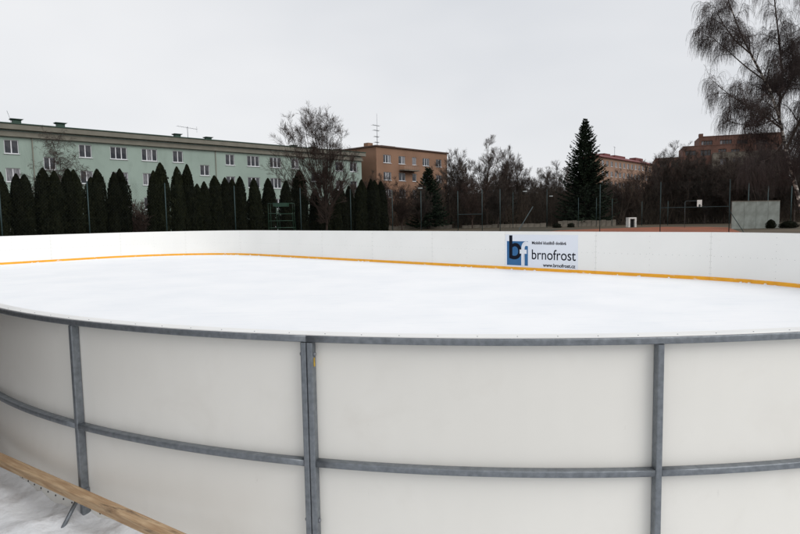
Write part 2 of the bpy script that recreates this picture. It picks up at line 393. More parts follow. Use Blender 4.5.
def vnoise(x, y, seed=0):
    """cheap smooth noise"""
    r = 0
    for k, (fx, fy, ph, am) in enumerate(((1.3, 0.9, 0.4, 1), (2.9, 3.7, 1.9, 0.6), (6.1, 5.3, 3.1, 0.35), (11.7, 13.1, 0.8, 0.22), (23.0, 19.5, 2.2, 0.12))):
        r += am * math.sin(fx * x + ph + seed + 1.7 * math.sin(fy * 0.7 * y + ph)) * math.cos(fy * y - ph * 2 + 0.9 * math.sin(fx * 0.6 * x))
    return r
def build_snow():
    ss = np.linspace(20.5, 40.0, 330); ds = np.concatenate([np.linspace(0.0252, 0.8, 46), np.linspace(0.83, 6.0, 60)])
    V = []
    for s in ss:
        for d in ds:
            (x, y), n = rim(s, d)
            z = 0.086 + 0.014 * vnoise(x * 1.4, y * 1.4) + 0.014 * vnoise(x * 5, y * 5, 2) - 0.03 * max(0, vnoise(x * 2.6 + 3, y * 2.6, 5) - 0.5) + 0.022 * math.exp(-d / 0.12)
            edge = min(1, (s - 20.5) / 1.5, (40.0 - s) / 1.5, (6.0 - d) / 1.5)
            V.append((x, y, GZ - 0.02 + (z - GZ + 0.02) * smooth(edge)))
    n = len(ds); F = [(i * n + j, (i + 1) * n + j, (i + 1) * n + j + 1, i * n + j + 1) for i in range(len(ss) - 1) for j in range(n - 1)]
    tag(link('snow', mesh_np('snow', V, F, 'snow', True)), kind='structure', label='trampled dirty snow piled outside the rink boards')
build_snow()

# ================================================================== RINK BOARDS
BH = 1.2
boards = empty('rink_boards', (RCX, RCY, 0), 'white ice rink boards on a galvanised steel frame with orange kick strip', 'rink boards')
S_NEAR = nearest_s(hit_z(307.5, 341.5, 1.165)[:2], 0.07, 24, 36)      # the double post in the foreground
S_FAR = 48.33
seams = [S_NEAR]
for k in range(1, 6): seams.append(S_NEAR + (S_FAR - S_NEAR) * k / 6)
seams.append(S_FAR)
rest = PERIM - (S_FAR - S_NEAR) - 2.80
for k in range(1, 20): seams.append(S_FAR + rest * k / 20)
seams.append(S_NEAR - 2.80 + PERIM)
seams.append(S_NEAR + PERIM)

def sweep(s0, s1, prof, step=0.12):
    """profile points (off, z), closed, swept along the rim, with end caps"""
    n = max(2, int((s1 - s0) / step) + 1); b = MB(); k = len(prof); V = []
    for s in np.linspace(s0, s1, n):
        for (o, z) in prof:
            q, _ = rim(s, o); V.append((q[0], q[1], z))
    F = [(i * k + j, i * k + (j + 1) % k, (i + 1) * k + (j + 1) % k, (i + 1) * k + j) for i in range(n - 1) for j in range(k)]
    F += [tuple(range(k - 1, -1, -1)), tuple((n - 1) * k + j for j in range(k))]
    return b.add(V, F)
def rrect(o0, o1, z0, z1, r=0.005):
    P = []
    for cx, cz, a0 in ((o1 - r, z1 - r, 0), (o0 + r, z1 - r, 90), (o0 + r, z0 + r, 180), (o1 - r, z0 + r, 270)):
        for a in (0, 45, 90):
            t = math.radians(a0 + a); P.append((cx + r * math.cos(t), cz + r * math.sin(t)))
    return P
FO0, FO1 = 0.027, 0.070           # steel frame depth
ZM = 0.604                         # middle rail
def post_mesh(s, w=0.0275):
    """upright square tube, axis aligned with the rim"""
    q, n = rim(s, 0); t = np.array([-n[1], n[0]]); b = MB(); V = []
    prof = rrect(FO0 - 0.0005, FO1 + 0.0015, -w / 2, w / 2, 0.005)
    zz = [GZ - 0.01, 1.1635]
    for z in zz:
        for (o, a) in prof:
            r = q + n * o + t * a; V.append((r[0], r[1], z))
    k = len(prof); F = [(j, (j + 1) % k, k + (j + 1) % k, k + j) for j in range(k)] + [tuple(range(k - 1, -1, -1)), tuple(k + j for j in range(k))]
    return b.add(V, F)
def disc(b, c, nrm, r, h, n=6):
    nrm = np.array(nrm, float); ref = np.array([0, 0, 1.0]) if abs(nrm[2]) < 0.9 else np.array([1.0, 0, 0])
    a = np.cross(nrm, ref); a /= np.linalg.norm(a); e = np.cross(nrm, a); c = np.array(c, float); V = []
    for hh, rr in ((0, r), (h * 0.6, r * 0.95), (h, r * 0.55)):
        for k in range(n):
            an = 2 * math.pi * k / n; V.append(c + nrm * hh + rr * (math.cos(an) * a + math.sin(an) * e))
    F = []
    for i in range(2):
        for k in range(n): F.append((i * n + k, i * n + (k + 1) % n, (i + 1) * n + (k + 1) % n, (i + 1) * n + k))
    F.append(tuple(2 * n + k for k in range(n)))
    b.add(V, F)

for i in range(len(seams) - 1):
    a, b_ = seams[i], seams[i + 1]; g = 0.0015
    mid = (a + b_) / 2
    if i == len(seams) - 2: mid = b_ - 1.452
    if i == 0: mid = a + 1.51
    near = (i <= 1) or (i >= len(seams) - 4)
    pan = sweep(a + g, b_ - g, [(0.0, GZ + 0.02), (0.025, GZ + 0.02), (0.025, 1.196), (0.0, 1.196)]).build('panel', 'panel', boards)
    pan.data.materials.append(MATS['panel_white'])           # one sheet: ice side whiter, outside cream with shade put into its colour
    for pf in pan.data.polygons:
        if pf.index < len(pan.data.polygons) - 2 and pf.index % 4 == 3: pf.material_index = 1
    sweep(a + 0.001, b_ - 0.001, rrect(FO0, FO1, 1.165, 1.196, 0.005)).build('top_rail', 'steel', pan, True)
    sweep(a + 0.0005, b_ - 0.0005, [(-0.004, 1.1965), (0.066, 1.1965), (0.066, 1.2005), (0.0635, 1.202), (-0.0015, 1.202), (-0.004, 1.2005)]).build('top_cap', 'cap_white', pan)
    sweep(a + 0.0290, mid - 0.0142, rrect(FO0, FO1 - 0.001, ZM - 0.015, ZM + 0.015, 0.005)).build('middle_rail', 'steel', pan, True)
    sweep(mid + 0.0142, b_ - 0.0290, rrect(FO0, FO1 - 0.001, ZM - 0.015, ZM + 0.015, 0.005)).build('middle_rail', 'steel', pan, True)
    sweep(a + 0.001, b_ - 0.001, [(-0.012, -0.01), (-0.0005, -0.01), (-0.0005, 0.088), (-0.007, 0.088), (-0.012, 0.081)]).build('kick_strip', 'kick_orange', pan)
    for sp in (a + 0.0148, mid, b_ - 0.0148):
        po = post_mesh(sp).build('post', 'steel', pan)
        q, n = rim(sp, 0); t = np.array([-n[1], n[0]])
        if near:
            # foot sleeve clamped round the post, and its raking strut
            sl = MB()
            for (o0, o1, a0, a1) in ((FO1 + 0.002, FO1 + 0.006, -0.0185, 0.0185), (FO0, FO1 + 0.006, 0.0150, 0.0185), (FO0, FO1 + 0.006, -0.0185, -0.0150)):
                sl.box((*(q + n * (o0 + o1) / 2 + t * (a0 + a1) / 2), 0.225), (n[0], n[1], 0), (t[0], t[1], 0), (0, 0, 1), (o1 - o0) / 2, (a1 - a0) / 2, 0.022)
            if sp == mid: sl.build('sleeve', 'steel', pan)
            if sp == mid:
                p0 = q + n * (FO1 + 0.006); p1 = q + n * 0.215
                MB().tube([(*p0, 0.215), (*p1, 0.03)], 0.011, 8).build('strut', 'steel', pan, True)
    # bolts that hold neighbouring frames together
    if near:
        for sp, sg in ((a + 0.0288, 1), (b_ - 0.0288, -1)):
            q, n = rim(sp, 0.05); t = np.array([-n[1], n[0]]) * sg
            for z in (1.108, 0.33):
                bb = MB(); disc(bb, (q[0], q[1], z), (t[0], t[1], 0), 0.0105, 0.009, 6); bb.build('bolt', 'screw', pan)
    # screw heads: on the cap, on the ice face along the rails and posts, along the outside foot
    sc = MB()
    ns = int((b_ - a) / 0.165)
    for k in range(ns):
        s = a + (k + 0.5) * (b_ - a) / ns; q, n = rim(s, 0.05)
        disc(sc, (q[0], q[1], 1.2015), (0, 0, 1), 0.0032, 0.002, 5)
        q, n = rim(s, 0); disc(sc, (q[0], q[1], ZM), (-n[0], -n[1], 0), 0.0058, 0.002, 5)
    for s in (a + 0.02, mid, b_ - 0.02):
        q, n = rim(s, 0)
        for z in np.arange(0.16, 1.17, 0.155): disc(sc, (q[0], q[1], z), (-n[0], -n[1], 0), 0.0058, 0.002, 5)
    if near:
        nk = int((b_ - a) / 0.085)
        for k in range(nk):
            q, n = rim(a + (k + 0.5) * (b_ - a) / nk, 0.025); disc(sc, (q[0], q[1], 0.112), (n[0], n[1], 0), 0.0058, 0.004, 6)
    tag(sc.build('screws', 'dark_screw', pan), kind='stuff')
    if i == 0:
        q, n = rim(a + 0.0294, 0.05); t = np.array([-n[1], n[0]])
        MB().box((q[0], q[1], 1.072), (n[0], n[1], 0), (t[0], t[1], 0), (0, 0, 1), 0.007, 0.0006, 0.020).build('sticker', 'sticker_yellow', pan)

# snow crumbs scraped up against the kick strip
def build_crumbs():
    b = MB(); r = random.Random(3)
    for k in range(150):
        s = r.uniform(44.0, 79.5)
        cl = 0.5 + 0.5 * math.sin(s * 2.1) * math.sin(s * 0.73 + 1)
        if r.random() > cl ** 2 + 0.06: continue
        q, n = rim(s, -0.012 - r.uniform(0.0, 0.07)); h = r.uniform(0.008, 0.035); w = r.uniform(0.02, 0.07)
        V = [(q[0] + w * r.uniform(0.6, 1.2) * math.cos(a), q[1] + w * r.uniform(0.6, 1.2) * math.sin(a), -0.005) for a in np.linspace(0, 6.28, 7)[:-1]]
        V += [(q[0] + w * 0.55 * math.cos(a + 0.3), q[1] + w * 0.55 * math.sin(a + 0.3), h * r.uniform(0.6, 1)) for a in np.linspace(0, 6.28, 7)[:-1]]
        F = [(j, (j + 1) % 6, 6 + (j + 1) % 6, 6 + j) for j in range(6)] + [tuple(range(6, 12))]
        b.add(V, F)
    o = b.build('snow_shavings', 'cap_white'); tag(o, 'small heaps of white ice shavings along the orange kick strip', 'ice shavings', kind='stuff')
build_crumbs()

# ------------------------------------------------------------------ advertising sign on the far boards
def build_sign():
    sL = S_FAR + rest * 2 / 20; mid_s = sL - 1.2
    q, n = rim(mid_s, 0); e = np.array([-n[1], n[0]])
    if e[0] < 0: e = -e
    A = q - n * 0.0005
    hit = lambda x, y: hit_v(x, y, A, e)
    (u0, z1), (u1, _), (_, z0) = hit(505.5, 234.6), hit(578.2, 234.6), hit(541, 269.4)
    z1 = hit(541, 234.7)[1]
    root_loc = (*(A + e * (u0 + u1) / 2), z0)
    root = empty('advertising_sign', root_loc, 'pale blue brnofrost sign with dark blue logo square fixed to the boards', 'sign')
    def plate(ua, ub, za, zb, o0, o1, name, m):
        c = A + e * (ua + ub) / 2 - n * (o0 + o1) / 2
        return MB().box((*c, (za + zb) / 2), (e[0], e[1], 0), (n[0], n[1], 0), (0, 0, 1), (ub - ua) / 2, abs(o1 - o0) / 2, (zb - za) / 2).build(name, m, root)
    plate(u0, u1, z0, z1, 0.0, 0.004, 'backing', 'sign_white')
    (ba, bt), (bb, _) = hit(507, 241), hit(528, 241); bz0 = hit(517, 265.3)[1]
    plate(ba, bb, bz0, bt, 0.004, 0.0055, 'logo_square', 'sign_blue')
    def text(body, x0, x1, ytop, ybot, name, m, off, thick=0.0):
        """lettering filling the pixel box: x0..x1, ink top..ink bottom at the middle"""
        cu = bpy.data.curves.new(name, 'FONT'); cu.body = body; cu.offset = thick; cu.resolution_u = 6
        ob = bpy.data.objects.new(name, cu); COL.objects.link(ob); bpy.context.view_layer.update()
        me = bpy.data.meshes.new_from_object(ob.evaluated_get(bpy.context.evaluated_depsgraph_get()))
        bpy.data.objects.remove(ob)
        co = np.array([v.co[:] for v in me.vertices]); lo, hi = co.min(0), co.max(0)
        xm = (x0 + x1) / 2
        ua, ub = hit(x0, (ytop + ybot) / 2)[0], hit(x1, (ytop + ybot) / 2)[0]; zt, zb = hit(xm, ytop)[1], hit(xm, ybot)[1]
        uu = ua + (co[:, 0] - lo[0]) / (hi[0] - lo[0]) * (ub - ua); zz = zb + (co[:, 1] - lo[1]) / (hi[1] - lo[1]) * (zt - zb)
        base = np.array(root_loc)
        W = np.array([[*(A + e * u - n * off), z] for u, z in zip(uu, zz)]) - base
        me.vertices.foreach_set('co', W.astype(np.float32).ravel()); me.update(); me.name = name; me.materials.clear(); me.materials.append(MATS[m])
        o = link(name, me, root); o['label'] = {'logo_letter': 'large logo letter', 'lettering': 'line of lettering'}[name]
    text('b', 509.3, 521.6, 235.3, 259.4, 'logo_letter', 'sign_ink', 0.0065, 0.012)
    text('f', 519.8, 528.2, 241.4, 266.2, 'logo_letter', 'sign_letter_white', 0.0075, 0.02)
    text('brnofrost', 531.9, 575.9, 249.8, 260.2, 'lettering', 'sign_ink', 0.0055, 0.006)
    text('Mobilní kluziště dodává', 532.0, 566.3, 241.2, 244.7, 'lettering', 'sign_ink', 0.0055, 0.03)
    text('www.brnofrost.cz', 543.0, 575.4, 263.9, 267.6, 'lettering', 'sign_ink', 0.0055, 0.03)
build_sign()

# ------------------------------------------------------------------ timber lying against the feet of the boards
def build_timber():
    zt = 0.285
    a = hit_z(0, 452, zt); b = hit_z(188, 534, zt); d = (b - a) / np.linalg.norm(b - a)
    n = np.array([d[1], -d[0], 0])
    if n[1] > 0: n = -n
    a = a - d * 0.7; b = b + d * 0.45
    w, th = 0.062, 0.045
    bld = MB(); K = 26; V = []; r = random.Random(5)
    L = np.linalg.norm(b - a)
    for k in range(K + 1):
        c = a + d * L * k / K; j = [r.uniform(-0.0012, 0.0012) for _ in range(8)]
        ch = 0.003
        pr = [(0, -ch), (ch, 0), (w - ch, 0), (w, -ch), (w, -th + ch), (w - ch, -th), (ch, -th), (0, -th + ch)]
        for (o, z), jj in zip(pr, j): q = c + n * (o + jj); V.append((q[0], q[1], zt + z + jj * 0.6))
    F = [(k * 8 + j, k * 8 + (j + 1) % 8, (k + 1) * 8 + (j + 1) % 8, (k + 1) * 8 + j) for k in range(K) for j in range(8)]
    F += [tuple(range(7, -1, -1)), tuple(K * 8 + j for j in range(8))]
    bld.add(V, F); o = bld.build('timber_batten', 'timber')
    tag(o, 'long brown wooden batten lying along the foot of the boards over the snow', 'timber')
    # grain runs along the batten: give the material the batten's own axis
    for v in o.data.vertices: pass
    ang = math.atan2(d[1], d[0])
    M = Matrix.Rotation(-ang, 4, 'Z'); o.data.transform(M); o.rotation_euler = (0, 0, ang)
    # blocks it rests on
    for t, bl in ((0.15, 'short wooden block under the batten end by the curved boards'), (0.86, 'short wooden block under the batten end by the double post')):
        c = a + d * L * t + n * w / 2
        bk = MB().box((c[0], c[1], (zt - th - 0.001 + 0.0) / 2), d, n, (0, 0, 1), 0.05, 0.026, (zt - th - 0.001 - 0.0) / 2).build('timber_block', 'timber')
        tag(bk, bl, 'timber block', 'blocks under the batten')
build_timber()
MATS['timber'].node_tree.nodes['Mapping'].inputs['Scale'].default_value = (1.2, 14, 14)

# ------------------------------------------------------------------ plank hut added out of view to shade the curved boards
def added_shade_hut():
    q, n = rim(26.4, 1.15); t = np.array([-n[1], n[0]]); Wd, Dp, Hh = 4.6, 2.4, 2.7
    c = q + n * Dp / 2
    root = empty('added_shade_hut', (c[0], c[1], GZ), 'dark brown plank hut with flat roof, added out of view to shade the curved boards', 'hut')
    P = lambda a, o, z: (*(q + t * a + n * o), z)
    T3, N3, Z = (*t, 0), (*n, 0), (0, 0, 1)
    npl = 26
    for k in range(npl):
        a = -Wd / 2 + Wd * (k + 0.5) / npl
        for o in (0.0, Dp):
            MB().box(P(a, o + 0.006 * (k % 2), (Hh + GZ) / 2), T3, N3, Z, Wd / npl / 2 - 0.004, 0.014, (Hh - GZ) / 2).build('plank', 'hut_wood', root)
    for k in range(13):
        o = 0.03 + (Dp - 0.06) * (k + 0.5) / 13
        for a in (-Wd / 2 - 0.016, Wd / 2 + 0.016):
            MB().box(P(a, o, (Hh + GZ) / 2), T3, N3, Z, 0.014, (Dp - 0.06) / 26 - 0.004, (Hh - GZ) / 2).build('plank', 'hut_wood', root)
    MB().box(P(0, Dp / 2, Hh + 0.065), T3, N3, Z, Wd / 2 + 0.3, Dp / 2 + 0.3, 0.06).build('roof', 'black', root)
added_shade_hut()

# ================================================================== BUILDINGS
def facade(b, A, d, n, u0, u1, z0, z1, holes, depth=0.16):
    """wall face with real openings and reveals; A plan point at u=0, d along, n outwards; holes (ua,ub,za,zb)"""
    us = sorted({u0, u1, *[h[0] for h in holes], *[h[1] for h in holes]}); zs = sorted({z0, z1, *[h[2] for h in holes], *[h[3] for h in holes]})
    P = lambda u, z, o=0: (*(A + d * u + n * o), z)
    for i in range(len(us) - 1):
        for j in range(len(zs) - 1):
            um, zm = (us[i] + us[i + 1]) / 2, (zs[j] + zs[j + 1]) / 2
            if any(h[0] < um < h[1] and h[2] < zm < h[3] for h in holes): continue
            b.add([P(us[i], zs[j]), P(us[i + 1], zs[j]), P(us[i + 1], zs[j + 1]), P(us[i], zs[j + 1])], [(0, 1, 2, 3)])
    for (a, c, e, f) in holes:
        b.add([P(a, e), P(c, e), P(c, f), P(a, f), P(a, e, -depth), P(c, e, -depth), P(c, f, -depth), P(a, f, -depth)],
              [(0, 1, 5, 4), (1, 2, 6, 5), (2, 3, 7, 6), (3, 0, 4, 7)])
def window(root, A, d, n, ua, ub, za, zb, sash, rnd, frame_m='white_frame', depth=0.12, fw=0.07, sill=True):
    P = lambda u, z, o: (*(A + d * u + n * o), z)
    D3, N3 = (d[0], d[1], 0), (n[0], n[1], 0); Z = (0, 0, 1)
    f = MB(); o = -depth
    f.box(P((ua + ub) / 2, za + fw / 2, o), D3, N3, Z, (ub - ua) / 2 - 0.002, 0.03, fw / 2)
    f.box(P((ua + ub) / 2, zb - fw / 2, o), D3, N3, Z, (ub - ua) / 2 - 0.002, 0.03, fw / 2)
    w = (ub - ua) / sash
    for k in range(sash + 1):
        ww = fw if k in (0, sash) else fw * 1.35
        uc = ua + w * k + (fw / 2 if k == 0 else -fw / 2 if k == sash else 0)
        f.box(P(uc, (za + zb) / 2, o), D3, N3, Z, ww / 2 - (0.002 if k in (0, sash) else 0), 0.029, (zb - za) / 2 - fw - 0.001)
    fr = f.build('window', frame_m, root)
    for k in range(sash):
        pm = 'curtain_pane' if rnd.random() < 0.16 else 'pane'
        MB().box(P(ua + w * (k + 0.5), (za + zb) / 2, o - 0.012), D3, N3, Z, w / 2 - fw * 0.45, 0.006, (zb - za) / 2 - fw * 0.8).build('pane', pm, fr)
    if sill:
        MB().box(P((ua + ub) / 2, za - 0.03, 0.0), D3, N3, Z, (ub - ua) / 2 + 0.08, 0.09, 0.028).build('sill', frame_m, fr)

def block(b, A, d, n, u0, u1, z0, z1, dep, skip_front=True):
    """back, sides and top of a box behind a facade"""
    P = lambda u, z, o: (*(A + d * u - n * o), z)
    V = [P(u0, z0, 0), P(u1, z0, 0), P(u1, z1, 0), P(u0, z1, 0), P(u0, z0, dep), P(u1, z0, dep), P(u1, z1, dep), P(u0, z1, dep)]
    b.add(V, [(4, 7, 6, 5), (0, 3, 7, 4), (1, 5, 6, 2), (3, 2, 6, 7)] + ([] if skip_front else [(0, 1, 2, 3)]))

def green_building():
    EA = 11.9
    p0, p1 = hit_z(0, 121.8, EA)[:2], hit_z(358, 151.8, EA)[:2]
    d = (p1 - p0) / np.linalg.norm(p1 - p0); n = np.array([d[1], -d[0]])
    OH = 0.55                                     # eaves stand out beyond the wall
    A = p0 - n * OH
    H = lambda x, y: hit_v(x, y, A, d)
    uend = H(361.5, 170)[0]; ubeg = -14.0; dep = 12.0
    root = empty('apartment_building', (*(A + d * (ubeg + uend) / 2), GZ), 'long pale green apartment block with white windows behind the thuja hedge', 'building')
    # windows of the top storey, from the photograph: (left px, right px, y, sashes)
    top = [(4.0, 18.6, 146.5, 2), (79.0, 91.6, 151, 2), (110.3, 127.0, 152.5, 3), (141.7, 157.2, 154.6, 3), (172.8, 183.0, 156.3, 2), (225.6, 234.5, 160, 2), (247.2, 259.4, 161.3, 3), (270.0, 281.0, 163, 3), (291.5, 299.0, 165, 2), (350, 357, 168, 2)]
    spans = [(H(a, y)[0], H(b, y)[0], s) for a, b, y, s in top]
    zc = np.mean([H((a + b) / 2, y)[1] for a, b, y, s in top[:8]]); hh = 0.70
    spans += [(spans[0][0] - 4.6, spans[0][0] - 2.6, 3), (spans[0][0] - 8.6, spans[0][0] - 6.6, 3), (spans[8][1] + 6.6, spans[8][1] + 8.1, 2), (spans[8][1] + 10.5, spans[8][1] + 12.5, 3)]
    spans = [s for s in spans if s[1] < uend - 0.4]
    st = 2.86; wins = []
    for (a, b, s) in spans:
        for k in range(4): wins.append((a, b, zc - hh - st * k, zc + hh - st * k, s))
    for xa, xb, y in ((43.8, 56, 163.4), (200.2, 209.6, 170.2), (311.5, 319.5, 177)):
        a, b = H(xa, y)[0], H(xb, y)[0]; z = H((xa + xb) / 2, y)[1]
        for k in range(3): wins.append((a, b, z - 0.66 - st * k, z + 0.66 - st * k, 2))
    WT = EA - 1.30
    wb = MB(); holes = [w[:4] for w in wins]
    facade(wb, A, d, n, ubeg, uend, GZ - 0.3, EA - 0.35, holes)
    block(wb, A, d, n, ubeg, uend, GZ - 0.3, EA - 0.35, dep)
    wb.build('wall', 'green_wall', root)
    r = random.Random(2)
    for (a, b, za, zb, s) in wins: window(root, A, d, n, a, b, za, zb, s, r)
    D3, N3, Z = (d[0], d[1], 0), (n[0], n[1], 0), (0, 0, 1)
    um, ul = (ubeg + uend) / 2, (uend - ubeg) / 2
    P = lambda u, z, o: (*(A + d * u + n * o), z)
    c1 = MB(); c1.box(P(um, EA - 1.02, 0.10), D3, N3, Z, ul + 0.10, 0.098, 0.22); c1.box(P(um, EA - 1.27, 0.16), D3, N3, Z, ul + 0.16, 0.155, 0.045)
    c1.build('frieze', 'cornice', root)
    c2 = MB(); c2.box(P(um, EA - 0.36, OH / 2 + 0.0), D3, N3, Z, ul + 0.5, OH / 2 - 0.002, 0.25); c2.build('eaves_fascia', 'cornice', root)
    rf = MB()
    ov = 0.06
    V = [P(ubeg - 0.5, EA - 0.08, OH + ov), P(uend + 0.5, EA - 0.08, OH + ov), P(uend + 0.5, EA + 0.03, OH + ov), P(ubeg - 0.5, EA + 0.03, OH + ov),
         P(ubeg - 0.5, EA + 0.55, -dep / 2), P(uend + 0.5, EA + 0.55, -dep / 2), P(ubeg - 0.5, EA - 0.05, -dep - 0.5), P(uend + 0.5, EA - 0.05, -dep - 0.5), P(ubeg - 0.5, EA - 0.08, -dep - 0.5), P(uend + 0.5, EA - 0.08, -dep - 0.5)]
    rf.add(V, [(0, 1, 2, 3), (3, 2, 5, 4), (4, 5, 7, 6), (6, 7, 9, 8), (1, 0, 8, 9), (0, 3, 4, 6, 8), (1, 9, 7, 5, 2)])
    roof = rf.build('roof', 'roof_green', root)
    # low vent caps and aerials standing on the roof, a few metres behind the eaves
    AV = A - n * 2.0
    for x, y0, y1, w in ((16.2, 119.2, 124, 1.05), (60.2, 123.0, 128, 1.05), (177, 134.0, 138, 0.95), (208, 137.2, 141, 0.95), (293.5, 145.3, 149, 0.9), (313, 147.0, 150, 0.9), (336, 149.3, 152, 0.9)):
        u, z1 = hit_v(x, y0, AV, d); PV = lambda u, z, o: (*(AV + d * u + n * o), z)
        zr = EA + 0.03 + 0.52 * (2.0 + OH) / (dep / 2 + OH)
        v = MB(); hb = z1 - 0.12
        v.box(PV(u, (zr - 0.15 + hb) / 2, 0), D3, N3, Z, w * 0.36, 0.32, (hb - zr + 0.15) / 2)
        v.add([PV(u - w * .42, hb + 0.001, .4), PV(u + w * .42, hb + 0.001, .4), PV(u + w * .42, hb + 0.001, -.4), PV(u - w * .42, hb + 0.001, -.4), PV(u - w * .58, z1, .52), PV(u + w * .58, z1, .52), PV(u + w * .58, z1, -.52), PV(u - w * .58, z1, -.52)],
              [(3, 2, 1, 0), (4, 5, 6, 7), (0, 1, 5, 4), (1, 2, 6, 5), (2, 3, 7, 6), (3, 0, 4, 7)])
        v.build('roof_vent', 'roof_green', roof)
    for xp in (32.5, 215, 330):
        up_ = H(xp, 150)[0]
        MB().tube([P(up_, GZ - 0.1, 0.09), P(up_, EA - 1.33, 0.09)], 0.05, 8).build('downpipe', 'cornice', root, True)
    u, z1 = hit_v(187.4, 127.3, AV, d); ua, _ = hit_v(177.3, 127, AV, d); ub, _ = hit_v(196.7, 127.6, AV, d)
    t = MB(); PV = lambda u, z, o=0: (*(AV + d * u + n * o), z)
    t.tube([PV(u, EA), PV(u, z1 + 0.1)], 0.035, 6); t.tube([PV(ua, z1 + 0.05), PV(ub, z1 - 0.12)], 0.018, 5)
    for k in range(9): uu = ua + (ub - ua) * k / 8; t.tube([PV(uu, z1 + 0.05 - 0.17 * k / 8, -0.35), PV(uu, z1 + 0.05 - 0.17 * k / 8, 0.35)], 0.01, 4)
    t.tube([PV(ub, z1 + 0.2), PV(ub, z1 - 0.55)], 0.014, 4)
    t.build('aerial', 'screw', roof)
    u, z1 = hit_v(6.8, 110.5, AV, d); u2, z2 = hit_v(10.2, 119, AV, d)
    MB().tube([PV(u2 + 0.1, EA), PV(u2, z2), PV(u, z1)], 0.018, 5).build('aerial', 'screw', roof)
    return A, d, n
green_building()

def orange_building():
    EA = 13.2
    c0, c1, c2 = hit_z(376, 145.6, EA)[:2], hit_z(447, 153.2, EA)[:2], hit_z(351, 149.8, EA)[:2]
    d = (c1 - c0) / np.linalg.norm(c1 - c0); n = np.array([d[1], -d[0]]); A = c0; L = np.linalg.norm(c1 - c0)
    dep = 11.0
    root = empty('orange_apartment_building', (*(A + d * L / 2), GZ), 'orange rendered apartment block with flat roof and balcony beyond the bare trees', 'building')
    H = lambda x, y: hit_v(x, y, A, d)
    top = [(383.3, 391, 159.2, 3), (398.6, 405.2, 160.2, 2), (412.2, 416.3, 161, 1), (422.6, 429.4, 162, 3), (436, 441.5, 163, 2)]
    zc = np.mean([H((a + b) / 2, y)[1] for a, b, y, s in top]); st = 2.8; wins = []
    for a, b, y, s in top:
        for k in range(3): wins.append((H(a, y)[0], H(b, y)[0], zc - 0.66 - st * k, zc + 0.66 - st * k, s))
    wb = MB(); facade(wb, A, d, n, 0, L, GZ - 0.3, EA - 0.12, [w[:4] for w in wins]); block(wb, A, d, n, 0, L, GZ - 0.3, EA - 0.12, dep); wb.build('wall', 'orange_wall', root)
    r = random.Random(9)
    for (a, b, za, zb, s) in wins: window(root, A, d, n, a, b, za, zb, s, r)
    D3, N3, Z = (d[0], d[1], 0), (n[0], n[1], 0), (0, 0, 1); P = lambda u, z, o: (*(A + d * u + n * o), z)
    roof = MB().box(P(L / 2, EA, -dep / 2), D3, N3, Z, L / 2 + 0.25, dep / 2 + 0.25, 0.10).build('roof', 'brown_trim', root)
    MB().box(P(0.6, EA + 0.38, -2.4), D3, N3, Z, 0.55, 0.5, 0.3).build('chimney', 'orange_wall', roof)
    MB().box(P(4.0, EA + 0.24, -1.8), D3, N3, Z, 1.7, 0.7, 0.14).build('hatch', 'concrete', roof)
    u, z1 = H(381.3, 124.5); m = MB(); m.tube([P(u, EA, -1), P(u, z1, -1)], [0.07, 0.03], 6); m.tube([P(u, z1, -1), P(u, z1 + 1.9, -1)], 0.02, 5)
    for zz, w in ((z1 - 0.1, 1.0), (z1 - 0.9, 0.75), (z1 - 1.9, 0.6), (z1 - 2.8, 0.5)):
        m.tube([P(u - w, zz + 0.1, -1), P(u + w * 0.55, zz, -1)], 0.03, 5)
        for k in range(5): uu = u - w + k * w * 0.35; m.tube([P(uu, zz + 0.06, -1.4), P(uu, zz + 0.06, -0.6)], 0.015, 4)
    m.build('aerial_mast', 'screw', roof)
    # balcony
    (ua, zt), (ub, _) = H(399, 165), H(414.3, 165); zb = H(406, 170.2)[1]
    bal = MB().box(P((ua + ub) / 2, zb - 0.08, 0.6), D3, N3, Z, (ub - ua) / 2, 0.6, 0.09).build('balcony', 'concrete', root)
    rl = MB()
    for uu in np.linspace(ua + 0.04, ub - 0.04, 13): rl.tube([P(uu, zb, 1.16), P(uu, zt, 1.16)], 0.014, 4)
    rl.tube([P(ua, zt, 1.16), P(ub, zt, 1.16)], 0.03, 5)
    for uu in (ua + 0.03, ub - 0.03):
        rl.tube([P(uu, zt, 0.01), P(uu, zt, 1.16)], 0.03, 5)
        for o in (0.3, 0.6, 0.9): rl.tube([P(uu, zb, o), P(uu, zt, o)], 0.014, 4)
    rl.box(P((ua + ub) / 2, (zb + zt) / 2, 1.13), D3, N3, Z, (ub - ua) / 2 - 0.05, 0.012, (zt - zb) / 2 - 0.12)
    rl.build('railing', 'peach_wall', bal)
orange_building()

